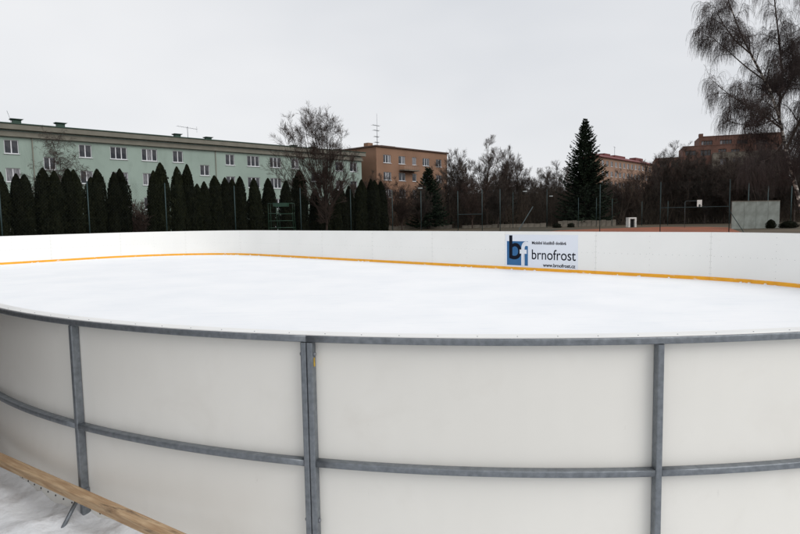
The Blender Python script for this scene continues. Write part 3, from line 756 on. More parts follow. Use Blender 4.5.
def pink_building():
    EA = 17.0
    c0, c1 = hit_z(600, 156.2, EA)[:2], hit_z(653, 164.6, EA)[:2]
    d = (c1 - c0) / np.linalg.norm(c1 - c0); n = np.array([d[1], -d[0]]); A = c0; L = np.linalg.norm(c1 - c0); dep = 5
    base = min(gz(*c0), gz(*c1)) - 1
    root = empty('pink_apartment_building', (*(A + d * L / 2), base), 'peach apartment block with dark red roof half hidden behind the spruce', 'building')
    H = lambda x, y: hit_v(x, y, A, d)
    wins = []; zc = H(620, 165.2)[1]; u = 1.2
    k = 0
    while u < L - 1.6:
        for f in range(4): wins.append((u, u + 1.5, zc - 0.7 - 2.8 * f, zc + 0.7 - 2.8 * f, 2))
        u += 3.05; k += 1
    wb = MB(); facade(wb, A, d, n, 0, L, base, EA - 0.2, [w[:4] for w in wins]); block(wb, A, d, n, 0, L, base, EA - 0.2, dep); wb.build('wall', 'peach_wall', root)
    r = random.Random(4)
    for (a, b, za, zb, s) in wins: window(root, A, d, n, a, b, za, zb, s, r)
    D3, N3, Z = (d[0], d[1], 0), (n[0], n[1], 0), (0, 0, 1); P = lambda u, z, o: (*(A + d * u + n * o), z)
    rf = MB(); V = [P(-.4, EA - .2, .5), P(L + .4, EA - .2, .5), P(L + .4, EA, .5), P(-.4, EA, .5), P(-.4, EA + 1.1, -dep / 2), P(L + .4, EA + 1.1, -dep / 2), P(-.4, EA, -dep - .5), P(L + .4, EA, -dep - .5), P(-.4, EA - .2, -dep - .5), P(L + .4, EA - .2, -dep - .5)]
    rf.add(V, [(0, 1, 2, 3), (3, 2, 5, 4), (4, 5, 7, 6), (6, 7, 9, 8), (1, 0, 8, 9), (0, 3, 4, 6, 8), (1, 9, 7, 5, 2)])
    roof = rf.build('roof', 'red_roof', root)
    AV = A - n * 3
    for xa, xb, yt in ((601, 607, 153.4), (611.5, 622, 155.3), (632.5, 639.8, 157.8)):
        (ua, z1), (ub, _) = hit_v(xa, yt, AV, d), hit_v(xb, yt, AV, d)
        MB().box((*(AV + d * (ua + ub) / 2), (EA + z1) / 2), D3, N3, Z, (ub - ua) / 2, 1.0, (z1 - EA) / 2).build('chimney', 'red_roof', roof)
    u, z1 = hit_v(614.7, 146.5, AV, d); m = MB(); Q = lambda u, z: (*(AV + d * u), z); m.tube([Q(u, EA), Q(u, z1)], 0.05, 5); m.tube([Q(u - 1, z1 - .1), Q(u + .7, z1 - .3)], 0.035, 4); m.build('aerial', 'screw', roof)
pink_building()

def brick_building():
    # stepped terraces, each tier set back behind the one below
    Y = 122.0
    P0 = hit_y(655, 200, Y)
    d = np.array([0.94, -0.34]); d /= np.linalg.norm(d); n = np.array([d[1], -d[0]]); A = P0[:2]
    base = gz(A[0], A[1] + 10) - 2.5
    root = empty('terraced_brick_building', (*(A + d * 12), base), 'stepped red brick terrace building on the bank behind the birch', 'building')
    D3, N3, Z = (d[0], d[1], 0), (n[0], n[1], 0), (0, 0, 1)
    r = random.Random(6)
    def tier(set_, xa, xb, yt, zlow, wins, m, parapet=True):
        At = A - n * set_; H = lambda x, y: hit_v(x, y, At, d)
        ua, z1 = H(xa, yt); ub = H(xb, yt)[0]
        hs = []
        for (wa, wb_, y0, y1, s) in wins:
            hs.append((H(wa, (y0 + y1) / 2)[0], H(wb_, (y0 + y1) / 2)[0], H((wa + wb_) / 2, y1)[1], H((wa + wb_) / 2, y0)[1], s))
        b = MB(); facade(b, At, d, n, ua, ub, zlow, z1, [h[:4] for h in hs], 0.3); block(b, At, d, n, ua, ub, zlow, z1, 9 - set_ * 0.3); w = b.build('wall', m, root)
        for h in hs: window(root, At, d, n, *h, r, frame_m='brown_trim', depth=0.22, fw=0.09, sill=False)
        P = lambda u, z, o: (*(At + d * u + n * o), z)
        MB().box(P((ua + ub) / 2, z1 + 0.05, -0.1), D3, N3, Z, (ub - ua) / 2 + 0.05, 0.16, 0.05).build('coping', 'concrete' if m == 'concrete' else 'brick_red', w)
        return At, H
    tier(0.0, 655, 684, 158.6, base, [(660, 667, 162, 167, 2), (671, 679, 162, 167, 2)], 'brick_red')
    tier(0.6, 713, 790, 153.2, base, [(720, 728, 158, 165, 2), (732.8, 741, 157.6, 163.6, 2), (748, 756, 158, 164, 2), (762, 770, 158, 164, 2)], 'concrete')
    tier(2.2, 683, 745, 146.8, base, [(685.2, 696, 150.6, 155.4, 3), (700.6, 711, 149.8, 155.6, 3), (718.2, 726.4, 148.8, 152.2, 3), (731, 740, 148.8, 152.2, 3)], 'brick_red')
    At, H = tier(4.2, 699.2, 783, 137.0, base + 3, [(701.2, 712.5, 140.6, 145, 4), (719.8, 732, 139.6, 144, 4), (737, 748, 139.6, 144, 3), (756, 768, 139.6, 144, 4)], 'brick_red')
    (ua, z1), (ub, _) = H(699.2, 133.8), H(703.3, 133.8); z0 = H(701, 137)[1]
    MB().box((*(At + d * (ua + ub) / 2 - n * 0.6), (z0 + z1) / 2 + 0.06), D3, N3, Z, (ub - ua) / 2, 0.55, (z1 - z0) / 2 - 0.04).build('chimney', 'brick_red', root)
brick_building()

# ================================================================== FENCES
def fence(name, label, pts, hs, wires=True, r=0.03, rail=None, braces=(), cell=0.16):
    """pts: plan points of the posts; hs: their heights"""
    c = np.mean(pts, 0)
    root = empty(name, (c[0], c[1], GZ), label, 'fence')
    for p, h in zip(pts, hs):
        MB().tube([(*p, gz(*p) - 0.2), (*p, h)], r, 8).build('post', 'fence_green', root, True)
    if wires:
        for a, b, ha, hb in zip(pts[:-1], pts[1:], hs[:-1], hs[1:]):
            L = np.linalg.norm(b - a); d = (b - a) / L; h = min(ha, hb) - 0.06; g0 = max(gz(*a), gz(*b)) + 0.05
            seg = []
            off = np.array([-d[1], d[0]]) * (r + 0.006)
            for sg in (1, -1):
                for k in np.arange(-h, L, cell):
                    u0, u1 = k, k + h; z0, z1 = g0, g0 + (h - g0)
                    s0, s1 = max(u0, 0), min(u1, L)
                    if s1 - s0 < 0.05: continue
                    f = lambda u: (u - u0) / (u1 - u0)
                    q0 = np.array([*(a + off + d * s0), z0 + (z1 - z0) * f(s0)]); q1 = np.array([*(a + off + d * s1), z0 + (z1 - z0) * f(s1)])
                    if sg < 0: q0[2], q1[2] = z1 + z0 - q0[2], z1 + z0 - q1[2]
                    seg.append([q0, q1])
            for z in (g0, (g0 + h) / 2, h):
                seg.append([np.array([*(a + off), z]), np.array([*(b + off), z])])
            P = np.array(seg); V, F = tubes(P, np.full(P.shape[:2], 0.0012), 3)
            o = link('wire_mesh', mesh_np('wire_mesh', V - np.array([c[0], c[1], GZ]), F, 'wire'), root); o['kind'] = 'stuff'
    if rail:
        for (i, j, z) in rail:
            MB().tube([(*pts[i], z), (*pts[j], z)], 0.025, 6).build('rail', 'fence_green', root)
    for (i, z, foot) in braces:
        MB().tube([(*pts[i], z), (foot[0], foot[1], GZ - 0.1)], 0.024, 6).build('brace', 'fence_green', root)
    return root

FA = np.array([-17.2, 32.5]); FD = NA / np.linalg.norm(NA)
def on_fa(x, y, A=FA): u, z = hit_v(x, y, A, FD); return A + FD * u, z
pa = [on_fa(x, y) for x, y in ((-2, 176), (86.8, 181.2), (164.6, 183), (234, 185.7), (300, 187.8), (350.2, 189), (392, 190))]
fence('wire_fence', 'tall green wire fence on slim posts in front of the thuja hedge', [p for p, z in pa], [z for p, z in pa])

# fence that closes the court along the right, with a gate rail between its braced posts
bx = [(420.8, 190.8), (457.7, 191), (482, 189.3), (500, 189), (534, 193), (566, 188.5), (600.3, 184.2), (661, 182), (730.4, 179)]
B0 = hit_z(457.7, 191, 4.05)[:2]; B1 = hit_z(730.4, 179, 4.05)[:2]; BD = (B1 - B0) / np.linalg.norm(B1 - B0)
pb = []
for x, y in bx:
    u, z = hit_v(x, y, B0, BD); pb.append((B0 + BD * u, z))
pb = [q for k, q in enumerate(pb) if k not in (4, 5)]
zr = hit_v(690, 207.2, B0, BD)[1]; zr2 = hit_v(470, 214.2, B0, BD)[1]
br = hit_v(747, 228.5, B0, BD); bl = hit_v(448, 231, B0, BD)
fence('court_fence', 'high green court fence with horizontal rails and braced end posts beside the clay', [p for p, z in pb], [z for p, z in pb], rail=((1, 2, zr2), (5, 6, zr)),
      braces=((6, hit_v(730.6, 210.5, B0, BD)[1], B0 + BD * br[0]),), r=0.034)
# fence on the far side of the clay court
pc = []
for x, y in ((513, 192.3), (547, 189), (578.5, 197.6), (596.5, 198), (612.3, 198.2), (642, 207), (668, 205)):
    q = hit_y(x, y, 79.0); pc.append((q[:2], max(q[2], 3.2)))
fence('far_court_fence', 'thin brownish wire fence on the far side of the clay court', [p for p, z in pc], [z for p, z in pc], r=0.035, wires=False)
# fence behind the pale practice wall
pd_ = []
for x, y in ((749, 183), (768.5, 186), (792, 186)):
    q = hit_y(x, y, 61.5); pd_.append((q[:2], q[2]))
fence('wall_fence', 'green wire fence standing behind the pale practice wall under the birch', [p for p, z in pd_], [z for p, z in pd_], r=0.045, cell=0.2)

# ------------------------------------------------------------------ practice wall
def practice_wall():
    Y = 58.6
    a, b = hit_y(731.2, 228, Y), hit_y(778.8, 228, Y + 1.0); z1 = hit_y(755, 201.3, Y)[2]
    d = (b - a)[:2]; L = np.linalg.norm(d); d /= L; n = np.array([d[1], -d[0]])
    root = empty('practice_wall', (*((a + b) / 2)[:2], GZ), 'pale grey green practice wall of tall panels behind the court fence', 'wall')
    for k in range(4):
        u = L * (k + 0.5) / 4
        MB().box((*(a[:2] + d * u), (GZ - 0.1 + z1) / 2), (*d, 0), (*n, 0), (0, 0, 1), L / 8 - 0.012, 0.05, (z1 - GZ + 0.1) / 2).build('panel', 'wall_panel', root)
    MB().box((*(a[:2] + d * L / 2 - n * 0.09), z1 * 0.66), (*d, 0), (*n, 0), (0, 0, 1), L / 2, 0.035, 0.05).build('rail', 'concrete', root)
    MB().box((*(a[:2] + d * L / 2), z1 + 0.035), (*d, 0), (*n, 0), (0, 0, 1), L / 2, 0.08, 0.03).build('coping', 'concrete', root)
practice_wall()

# ------------------------------------------------------------------ low walls beyond the courts
def low_wall(name, label, xa, xb, ya, yb, Y0, Y1, n_blocks, seed):
    a, b = hit_y(xa, ya, Y0), hit_y(xb, yb, Y1); r = random.Random(seed)
    d = (b - a)[:2]; L = np.linalg.norm(d); d /= L; n = np.array([d[1], -d[0]])
    root = empty(name, (*((a + b) / 2)[:2], GZ), label, 'wall')
    for k in range(n_blocks):
        u = L * (k + 0.5) / n_blocks; z = a[2] + (b[2] - a[2]) * (k + 0.5) / n_blocks + r.uniform(-0.06, 0.05)
        MB().box((*(a[:2] + d * u + n * r.uniform(-.03, .03)), (z + GZ - 0.2) / 2), (*d, 0), (*n, 0), (0, 0, 1), L / n_blocks / 2 - 0.015, 0.14, (z - GZ + 0.2) / 2).build('panel', 'concrete', root)
low_wall('retaining_wall', 'low mottled concrete wall beyond the clay court at the foot of the spruce', 558, 616, 220.8, 219.9, 83, 81, 12, 1)
low_wall('terrace_wall', 'low pale concrete wall under the street lamp beyond the hedge end', 385, 452, 226.2, 224.6, 84, 84, 10, 2)
low_wall('bank_wall', 'low tan wall at the foot of the thicket between two street lamps', 462, 546, 225.2, 223.2, 85, 84, 14, 3)

# ------------------------------------------------------------------ street lamps
def lamp(px, ytop, arm_px, Y, label):
    q = hit_y(px, ytop, Y); h = q[2]; base = np.array([q[0], q[1], gz(q[0], q[1])])
    ax = hit_y(arm_px, ytop, Y)[0] - q[0]
    root = empty('street_lamp', tuple(base), label, 'street lamp')
    r = abs(ax) * 0.55
    pts = [(q[0], Y, base[2] - 0.2), (q[0], Y, base[2] + 1.0), (q[0], Y, h - r)]
    for a in np.linspace(15, 90, 6): pts.append((q[0] + math.copysign(r * (1 - math.cos(math.radians(a))), ax), Y, h - r + r * math.sin(math.radians(a))))
    pts.append((q[0] + ax * 0.8, Y, h))
    MB().tube(pts, [0.075, 0.075] + [0.06] * (len(pts) - 2), 8).build('pole', 'lamp_metal', root, True)
    x0, x1 = q[0] + ax * 0.72, q[0] + ax * 1.15
    b = MB(); prof = [(0, 0.05), (0.25, 0.11), (0.7, 0.13), (1, 0.07)]; V = []
    for t, w in prof:
        x = x0 + (x1 - x0) * t
        V += [(x, Y - w, h - 0.03), (x, Y + w, h - 0.03), (x, Y + w * 0.7, h + 0.10), (x, Y - w * 0.7, h + 0.10)]
    F = [(i * 4 + j, i * 4 + (j + 1) % 4, i * 4 + 4 + (j + 1) % 4, i * 4 + 4 + j) for i in range(3) for j in range(4)] + [(3, 2, 1, 0), (12, 13, 14, 15)]
    b.add(V, F); b.build('lamp_head', 'lamp_head', root)
lamp(430.0, 188.2, 419.5, 68, 'slim street lamp with curved arm above the low terrace wall')
lamp(534.0, 191.4, 524.3, 72, 'slim street lamp with curved arm beside a leaning brace pole')
lamp(559.0, 196.2, 550.5, 80, 'smaller street lamp with curved arm in front of the spruce skirt')
qb, qe = hit_y(533, 206.5, 71), hit_y(518.5, 230, 71)
tag(MB().tube([(*qb[:2], qb[2]), (qe[0], qe[1], GZ - 0.1)], 0.05, 6).build('brace_pole', 'lamp_metal'), 'leaning green steel brace pole propping the street lamp', 'pole')

# ------------------------------------------------------------------ white hut frame and basketball board
def goal_box():
    Y = 73.0
    a, b = hit_y(628.6, 226, Y), hit_y(636.6, 217.3, Y); x0, x1, z1 = a[0], b[0], b[2]; t = 0.2
    root = empty('white_ball_box', ((x0 + x1) / 2, Y, GZ), 'small white box with dark open front at the edge of the clay', 'box')
    f = MB(); f.abox(x0, x0 + t, Y, Y + 0.9, GZ, z1); f.abox(x1 - t, x1, Y, Y + 0.9, GZ, z1); f.abox(x0 + t, x1 - t, Y + 0.002, Y + 0.9, z1 - t * 0.9, z1 - 0.002); f.build('shell', 'white_paint', root)
    f = MB(); f.abox(x0 + t, x1 - t, Y + 0.35, Y + 0.4, GZ, z1 - t); f.build('opening_shade', 'black', root)  # black sheet set in the opening as painted shade
goal_box()
def backboard():
    Y = 66.0
    a, b = hit_y(697.0, 207.0, Y), hit_y(702.0, 199.8, Y)
    root = empty('basketball_hoop', (a[0] - 0.6, Y + 0.5, GZ), 'white basketball board on a bent pole beyond the court fence', 'basketball hoop')
    MB().abox(a[0], b[0], Y - 0.02, Y + 0.02, a[2], b[2]).build('backboard', 'white_paint', root)
    MB().abox(a[0] + 0.18, b[0] - 0.18, Y - 0.05, Y - 0.021, a[2] + 0.05, a[2] + 0.3).build('ring_bracket', 'black', root)
    ring = [((a[0] + b[0]) / 2 + 0.22 * math.cos(t), Y - 0.28 + 0.22 * math.sin(t), a[2] + 0.14) for t in np.linspace(0, 2 * math.pi, 15)]
    MB().tube(ring, 0.015, 5, cap=False).build('ring', 'lamp_metal', root)
    p = hit_y(687.3, 201.0, Y); zt = p[2]
    MB().tube([(p[0], Y + 0.5, GZ - 0.1), (p[0], Y + 0.5, zt - 0.1), (p[0] + 0.12, Y + 0.5, zt), ((a[0] + b[0]) / 2, Y + 0.5, zt), ((a[0] + b[0]) / 2, Y + 0.02, zt - 0.1)], 0.025, 7).build('pole', 'lamp_metal', root, True)
backboard()

# ------------------------------------------------------------------ umpire chair
def umpire_chair():
    Y = 34.5; G = lambda x, y, dy=0.0: np.array([*hit_y(x, y, Y)[:1], Y + dy, hit_y(x, y, Y)[2]])
    c = G(280, 228)
    root = empty('umpire_chair', (c[0], Y, GZ), 'tall green tubular tennis umpire chair in front of the thuja hedge', 'chair')
    r = 0.017; W = 0.62
    xl, xr = G(268, 203)[0], G(292.3, 203)[0]; zt = G(280, 203.2)[2]; za = G(270, 213.6)[2]
    xs = G(277, 213)[0]
    for dy in (0, W):
        MB().tube([(xl + 0.02, Y + dy, GZ - 0.05), (xl, Y + dy, za), (xl, Y + dy, zt), (xr, Y + dy, zt), (xr, Y + dy, za + 0.05)], r, 7).build('arm_frame', 'chair_green', root, True)
        f1 = G(280.2, 233); MB().tube([(xs - 0.02, Y + dy, zt), (xs - 0.04, Y + dy, za), (f1[0], Y + dy, GZ - 0.05)], r, 7).build('leg', 'chair_green', root, True)
        f2 = G(295.8, 233); MB().tube([(xr, Y + dy, za + 0.05), (xr - 0.03, Y + dy, za - 0.05), (f2[0], Y + dy, GZ - 0.05)], r, 7).build('leg', 'chair_green', root, True)
        MB().tube([(xl, Y + dy, za), (xs, Y + dy, za)], r, 7).build('armrest', 'chair_green', root, True)
        for yy, x0, x1 in ((220.8, 268, 291.5), (227.8, 268.2, 293.5)):
            MB().tube([(G(x0, yy)[0], Y + dy, G(280, yy)[2]), (G(x1, yy)[0], Y + dy, G(280, yy)[2])], r * 0.9, 6).build('rung', 'chair_green', root, True)
    for k, z in enumerate((0.35, 0.7, 1.05)):
        x = xr + 0.24 - 0.10 * k
        MB().tube([(x, Y, z), (x, Y + W, z)], r, 6).build('step', 'chair_green', root, True)
    sz = za - 0.02
    MB().abox(xs + 0.02, xr - 0.08, Y + 0.03, Y + W - 0.03, sz - 0.02, sz + 0.02).build('seat', 'chair_green', root)
    a, b = G(273, 203.5), G(287, 206.3)
    MB().abox(a[0], b[0], Y + W - 0.03, Y + W + 0.03, b[2], a[2] + 0.03).build('backrest', 'chair_green', root)
    a, b = G(273, 203.5), G(287, 206.3)
    MB().abox(a[0], b[0], Y - 0.035, Y - 0.024, b[2], a[2] + 0.03).build('scoreboard', 'chair_green', root)
umpire_chair()

# ================================================================== VEGETATION
def thuja_mesh(seed, H=5.0, Rm=0.72, n=7500):
    """columnar conifer: upright fans of scale leaves all through a column that narrows to the tip"""
    rng = np.random.default_rng(seed)
    prof = lambda t: np.where(t < 0.08, 0.72 + 3.0 * t, np.where(t < 0.5, 0.96 + 0.04 * np.sin(t * 6), np.maximum(0.0, 1 - ((t - 0.5) / 0.5) ** 2.3) ** 0.75))
    lob = rng.uniform(0, 6.28, 4)
    t = rng.uniform(0.01, 1.0, n) ** 0.93; an = rng.uniform(0, 2 * np.pi, n)
    rad = Rm * prof(t) * (1 + 0.12 * np.sin(2 * an + lob[0] + 5 * t) + 0.08 * np.sin(4 * an + lob[1] + 9 * t) + 0.08 * np.sin(13 * t + lob[2] + an))
    q = rad * np.clip(rng.normal(0.95, 0.08, n) + (rng.random(n) < 0.10) * rng.uniform(0, 0.22, n), 0.6, 1.3) + 0.02
    C = np.stack([q * np.cos(an), q * np.sin(an), t * H], 1)
    out = np.stack([np.cos(an), np.sin(an), np.zeros(n)], 1)
    up = norm(np.array([0, 0, 1.0]) + out * rng.uniform(-0.05, 0.45, n)[:, None] + rng.normal(size=(n, 3)) * 0.2)
    sd = norm(np.cross(up, norm(out + rng.normal(size=(n, 3)) * 0.8)))
    ln = rng.uniform(0.10, 0.24, n)[:, None] * (1 - 0.35 * t[:, None]); wd = ln * rng.uniform(0.22, 0.42, n)[:, None]
    V = np.stack([C - up * ln * 0.5, C + sd * wd, C + up * ln * 0.62, C - sd * wd], 1).reshape(-1, 3)
    F = np.arange(4 * n).reshape(n, 4)
    # solid heart so no light passes
    K, M = 14, 10; tt = np.linspace(0.0, 0.965, K); cv = []
    for tk in tt:
        for m in range(M):
            a = 2 * np.pi * m / M; r = Rm * float(prof(np.array(tk))) * 0.80 * (1 + 0.08 * math.sin(2 * a + lob[0] + 3 * tk))
            cv.append((r * math.cos(a), r * math.sin(a), tk * H))
    cf = [(k * M + m, k * M + (m + 1) % M, (k + 1) * M + (m + 1) % M, (k + 1) * M + m) for k in range(K - 1) for m in range(M)]
    V, F = join([(V, F), (np.array(cv), np.array(cf))])
    V[:, 2] += 0.12
    tr = tubes(np.array([[[0, 0, -0.3], [0, 0, 0.3], [0, 0, H * 0.6]]], float), np.array([[0.09, 0.085, 0.03]]), 7)
    return mesh_np('thuja_crown', V, F, 'thuja'), mesh_np('thuja_trunk', tr[0], tr[1], 'bark')
TH_V = [thuja_mesh(s, 5.0, 0.72) for s in (1, 2, 3, 4, 5)]
HA = FA - U2 * 0 + np.array([U2[0], U2[1]]) * 2.2 if U2[1] > 0 else FA
TLIST = [(-3, 171, 1.0), (14.5, 174, 1.0), (23, 174.6, 1.0), (40.5, 168, 1.05), (52, 171.2, 1.05), (67.5, 168.8, 1.05), (75, 169.4, .95), (90.5, 177, .9), (98.5, 169.2, 1.0), (110.8, 172.4, 1.0), (121, 169, 1.05),
         (154, 170.5, .95), (161, 163, 1.2), (175, 167.2, .95), (184.8, 164.8, 1.1), (196.6, 184, .95), (203, 181.6, .95), (213.2, 175.8, 1.1), (223.2, 177.8, .95), (233, 178.5, .9), (239.4, 176.6, 1.05), (252.5, 178.4, 1.15),
         (266.4, 178.6, 1.2), (284, 181, 1.2), (298.3, 170.2, 1.4), (316, 189, 1.25), (326, 195, 1.0), (335, 188.4, 1.1), (341.6, 188, 1.05), (350, 186, 1.05), (356, 185.5, 1.05), (363.3, 179.4, 1.1), (368.5, 179.3, 1.1), (374.4, 180.2, 1.15), (382, 181.4, 1.2)]
for k, (x, y, w) in enumerate(TLIST):
    u, z = hit_v(x, y, HA, FD); p = HA + FD * u + np.array(U2) * random.uniform(-0.25, 0.25)
    h = z - GZ; sc = h / 5.14
    lab = 'dark green columnar thuja standing in the hedge behind the wire fence'
    if x == 161: lab = 'broadest and tallest thuja of the hedge beside the brown shrub gap'
    if x == 298.3: lab = 'tall stout thuja rising behind the umpire chair'
    if x == 382: lab = 'last thuja at the end of the hedge by the low wall'
    ORD = 'first second third fourth fifth sixth seventh eighth ninth tenth eleventh twelfth thirteenth fourteenth fifteenth sixteenth'.split()
    if lab.startswith('dark green columnar'):
        if x < 130: lab = 'dark columnar thuja, %s from the brown shrub gap along the longer green facade side' % ORD[10 - k]
        elif x < 255: lab = 'dark columnar thuja, %s from the brown shrub gap towards the umpire chair' % ORD[k - 11]
        elif x < 298: lab = 'dark columnar thuja right behind the umpire chair, %s on its side of the stout one' % ORD[23 - k]
        else: lab = 'dark columnar thuja, %s from the end of the hedge by the low wall' % ORD[len(TLIST) - 1 - k]
    root = empty('thuja', (p[0], p[1], GZ), lab, 'conifer', 'thujas of the hedge behind the rink', rz=random.uniform(0, 6.28), sc=(0.60 * w * random.uniform(0.88, 1.12), 0.60 * w, sc))
    root.rotation_euler = (random.gauss(0, 0.012), random.gauss(0, 0.012), random.uniform(0, 6.28))
    cr, tr = TH_V[k % 5]
    link('crown', cr, root); link('trunk', tr, root)

# --- big bare tree in the hedge
def make_tree(name, label, group, loc, meshes, sc=1.0, rz=0.0, cat='tree'):
    root = empty(name, loc, label, cat, group, rz=rz, sc=sc)
    link('trunk', meshes[0], root); link('crown', meshes[1], root)
    return root
def tree_meshes(tag_, tv, cv, mt='bark', mc='bark'):
    return mesh_np(tag_ + '_trunk', tv[0], tv[1], mt, True), mesh_np(tag_ + '_crown', cv[0], cv[1], mc)

u, z = hit_v(326, 230, FA + U2 * 1.0, FD); PT = FA + U2 * 1.0 + FD * u
ht = hit_v(324, 106, FA + U2 * 1.0, FD)[1]
H0 = ht - GZ
rng_ = np.random.default_rng(17)
stems = [[(0, 0, -0.2), (0.02, 0, 1.6), (0.08, 0, 3.6), (0.25, 0.1, 6.5), (0.35, 0.1, H0 * 0.95)]]
NS = 24
for k in range(NS):                                        # limbs fan out to a rounded crown, leaning a little to one side
    f = (k + 0.5) / NS * 2 - 1; sx = 3.5 * f - 0.75 + rng_.normal() * 0.12
    top = (0.97 - 0.44 * abs(f) ** 2.2) * rng_.uniform(0.93, 1.0)
    z0 = rng_.uniform(1.7, 3.6) - 0.5 * abs(f); dy = rng_.uniform(-1.7, 1.7) * (1 - 0.5 * abs(f))
    stems.append([(0.02, 0, z0), (sx * 0.45, dy * 0.45, z0 + (H0 * top - z0) * 0.36), (sx * 0.82, dy * 0.82, z0 + (H0 * top - z0) * 0.7), (sx, dy, H0 * top)])
LV = [dict(n=14, t0=0.14, t1=0.97, a=(25, 60), l=(0.14, 0.28), rr=0.5, k=5, wig=0.10, trop=0.12, taper=0.4), dict(n=9, t0=0.12, a=(20, 50), l=(0.35, 0.65), rr=0.55, k=4, wig=0.10, trop=0.10),
      dict(n=5, t0=0.1, a=(15, 50), l=(0.7, 1.3), rr=0.6, k=3, wig=0.06, trop=0.08, tip=1)]
tv, cv = bare_tree(21, stems, [0.10] + [0.042] * NS, LV, 0.0052)
make_tree('bare_tree', 'tall bare brown tree spreading above the thuja hedge in front of the green block', None, (PT[0], PT[1], GZ), tree_meshes('hedge_tree', tv, cv, 'bark_red', 'bark_red'))

# --- small drooping birch between hedge and green block
stems = [[(0, 0, -0.2), (0.05, 0, 2), (-0.1, 0, 4.5), (0.1, 0, 7.2)], [(0, 0, 1.5), (0.8, 0.2, 3.4), (1.6, 0.1, 5.6)], [(0, 0, 2.5), (0.5, -0.4, 4.2), (0.8, -0.6, 6.2)], [(0, 0, 1.4), (-0.9, 0, 3.2), (-1.7, 0.2, 5.2)]]
LVb = [dict(n=34, t0=0.2, a=(35, 75), l=(0.26, 0.44), rr=0.5, k=5, wig=0.1, trop=[0, .12, .05, -.1, -.25]), dict(n=12, t0=0.15, a=(30, 60), l=(0.35, 0.6), rr=0.55, k=4, wig=0.12, trop=[0, -.1, -.3, -.4]),
       dict(n=5, t0=0.2, a=(30, 70), l=(0.5, 0.9), rr=0.6, k=4, wig=0.12, trop=[0, -.3, -.5, -.6], tip=1)]
tv, cv = bare_tree(5, stems, [0.09, 0.055, 0.05, 0.055], LVb, 0.006)
q = hit_y(53, 139, 45.0)
make_tree('small_bare_tree', 'small bare drooping tree between the thujas and the green wall', None, (q[0], q[1], GZ), tree_meshes('small_tree', tv, cv), sc=(q[2] - GZ) / 7.5)

# --- brown shrub in the gap of the hedge, a birch-like shrub
def shrub_meshes(seed, H=3.0, n=26, mc='bark', spread=0.5):
    rng = np.random.default_rng(seed); st = []
    for k in range(n):
        a = rng.uniform(0, 6.28); s = spread * H * rng.uniform(0.1, 1); h = H * rng.uniform(0.6, 0.95)
        st.append([(0.12 * H * math.cos(a) * rng.uniform(0, 1), 0.12 * H * math.sin(a) * rng.uniform(0, 1), -0.15), (s * 0.4 * math.cos(a), s * 0.4 * math.sin(a), h * 0.5), (s * math.cos(a), s * math.sin(a), h)])
    tv, cv = bare_tree(seed, st, 0.011 * H, [dict(n=9, t0=0.15, a=(20, 55), l=(0.25, 0.5), rr=0.55, k=4, wig=0.16, trop=0.06), dict(n=7, t0=0.1, a=(25, 60), l=(0.35, 0.7), rr=0.6, k=3, wig=0.16, trop=0.03)], 0.0035 * H)
    return mesh_np('shrub_stems', tv[0], tv[1], mc, True), mesh_np('shrub_crown', cv[0], cv[1], mc)
u, z = hit_v(137, 200, HA + U2 * 0.8, FD); q = HA + U2 * 0.8 + FD * u
sm = shrub_meshes(31, 3.0, 40, 'bark_red', 0.35)
rt_ = empty('brown_shrub', (q[0], q[1], GZ), 'reddish brown leafless shrub filling the gap in the thuja hedge', 'shrub', sc=(z - GZ) / 3.1)
link('stems', sm[0], rt_); link('twigs', sm[1], rt_)

# --- background bare trees and shrubs beyond the courts
def generic_tree(seed, H=10.0, droop=False, stems_n=4, mc='bark', dense=1.0):
    rng = np.random.default_rng(seed); st = [[(0, 0, -0.3), (rng.normal() * .1, rng.normal() * .1, H * .3), (rng.normal() * .25, rng.normal() * .25, H * .6), (rng.normal() * .4, rng.normal() * .4, H * .95)]]
    for k in range(stems_n):
        a = 6.28 * k / stems_n + rng.uniform(-.5, .5); s = H * rng.uniform(0.12, 0.30); h0 = H * rng.uniform(0.12, 0.3); h = H * rng.uniform(0.6, 0.88)
        st.append([(0, 0, h0), (s * .5 * math.cos(a), s * .5 * math.sin(a), h0 + (h - h0) * .45), (s * math.cos(a), s * math.sin(a), h)])
    lv = [dict(n=int(20 * dense), t0=0.12, a=(25, 60), l=(0.18, 0.36), rr=0.5, k=5, wig=0.13, trop=0.10), dict(n=9, t0=0.12, a=(20, 50), l=(0.35, 0.66), rr=0.55, k=4, wig=0.10, trop=0.10),
          dict(n=5, t0=0.1, a=(15, 50), l=(0.7, 1.3), rr=0.6, k=3, wig=0.06, trop=0.08, tip=1)]
    tv, cv = bare_tree(seed, st, [0.012 * H] + [0.007 * H] * stems_n, lv, 0.0075)
    return tree_meshes('bare_tree', tv, cv, mc, mc)
GT = [generic_tree(41, stems_n=7, mc='bark'), generic_tree(42, stems_n=8, mc='bark_red'), generic_tree(43, stems_n=9), generic_tree(44, stems_n=7, mc='bark_red'), generic_tree(45, stems_n=8)]
def bg_tree(x, ytop, Y, k, label, w=1.0, group='bare trees beyond the courts'):
    q = hit_y(x, ytop, Y); g = gz(q[0], q[1]); s = (q[2] - g) / 9.9
    make_tree('bare_tree', label, group, (q[0], q[1], g - 0.05), GT[k % 5], sc=(s * w, s * w, s), rz=random.uniform(0, 6.28))
L1 = 'bare brown tree in front of the orange apartment block'
L2 = 'bare tree in the dark thicket between orange block and spruce'
L3 = 'bare tree in the thicket between the spruce and the brick terraces'
L4 = 'bare tree under the brick terraces behind the practice wall'
ORDN = 'first second third fourth fifth sixth seventh eighth ninth tenth eleventh twelfth thirteenth fourteenth fifteenth'.split()
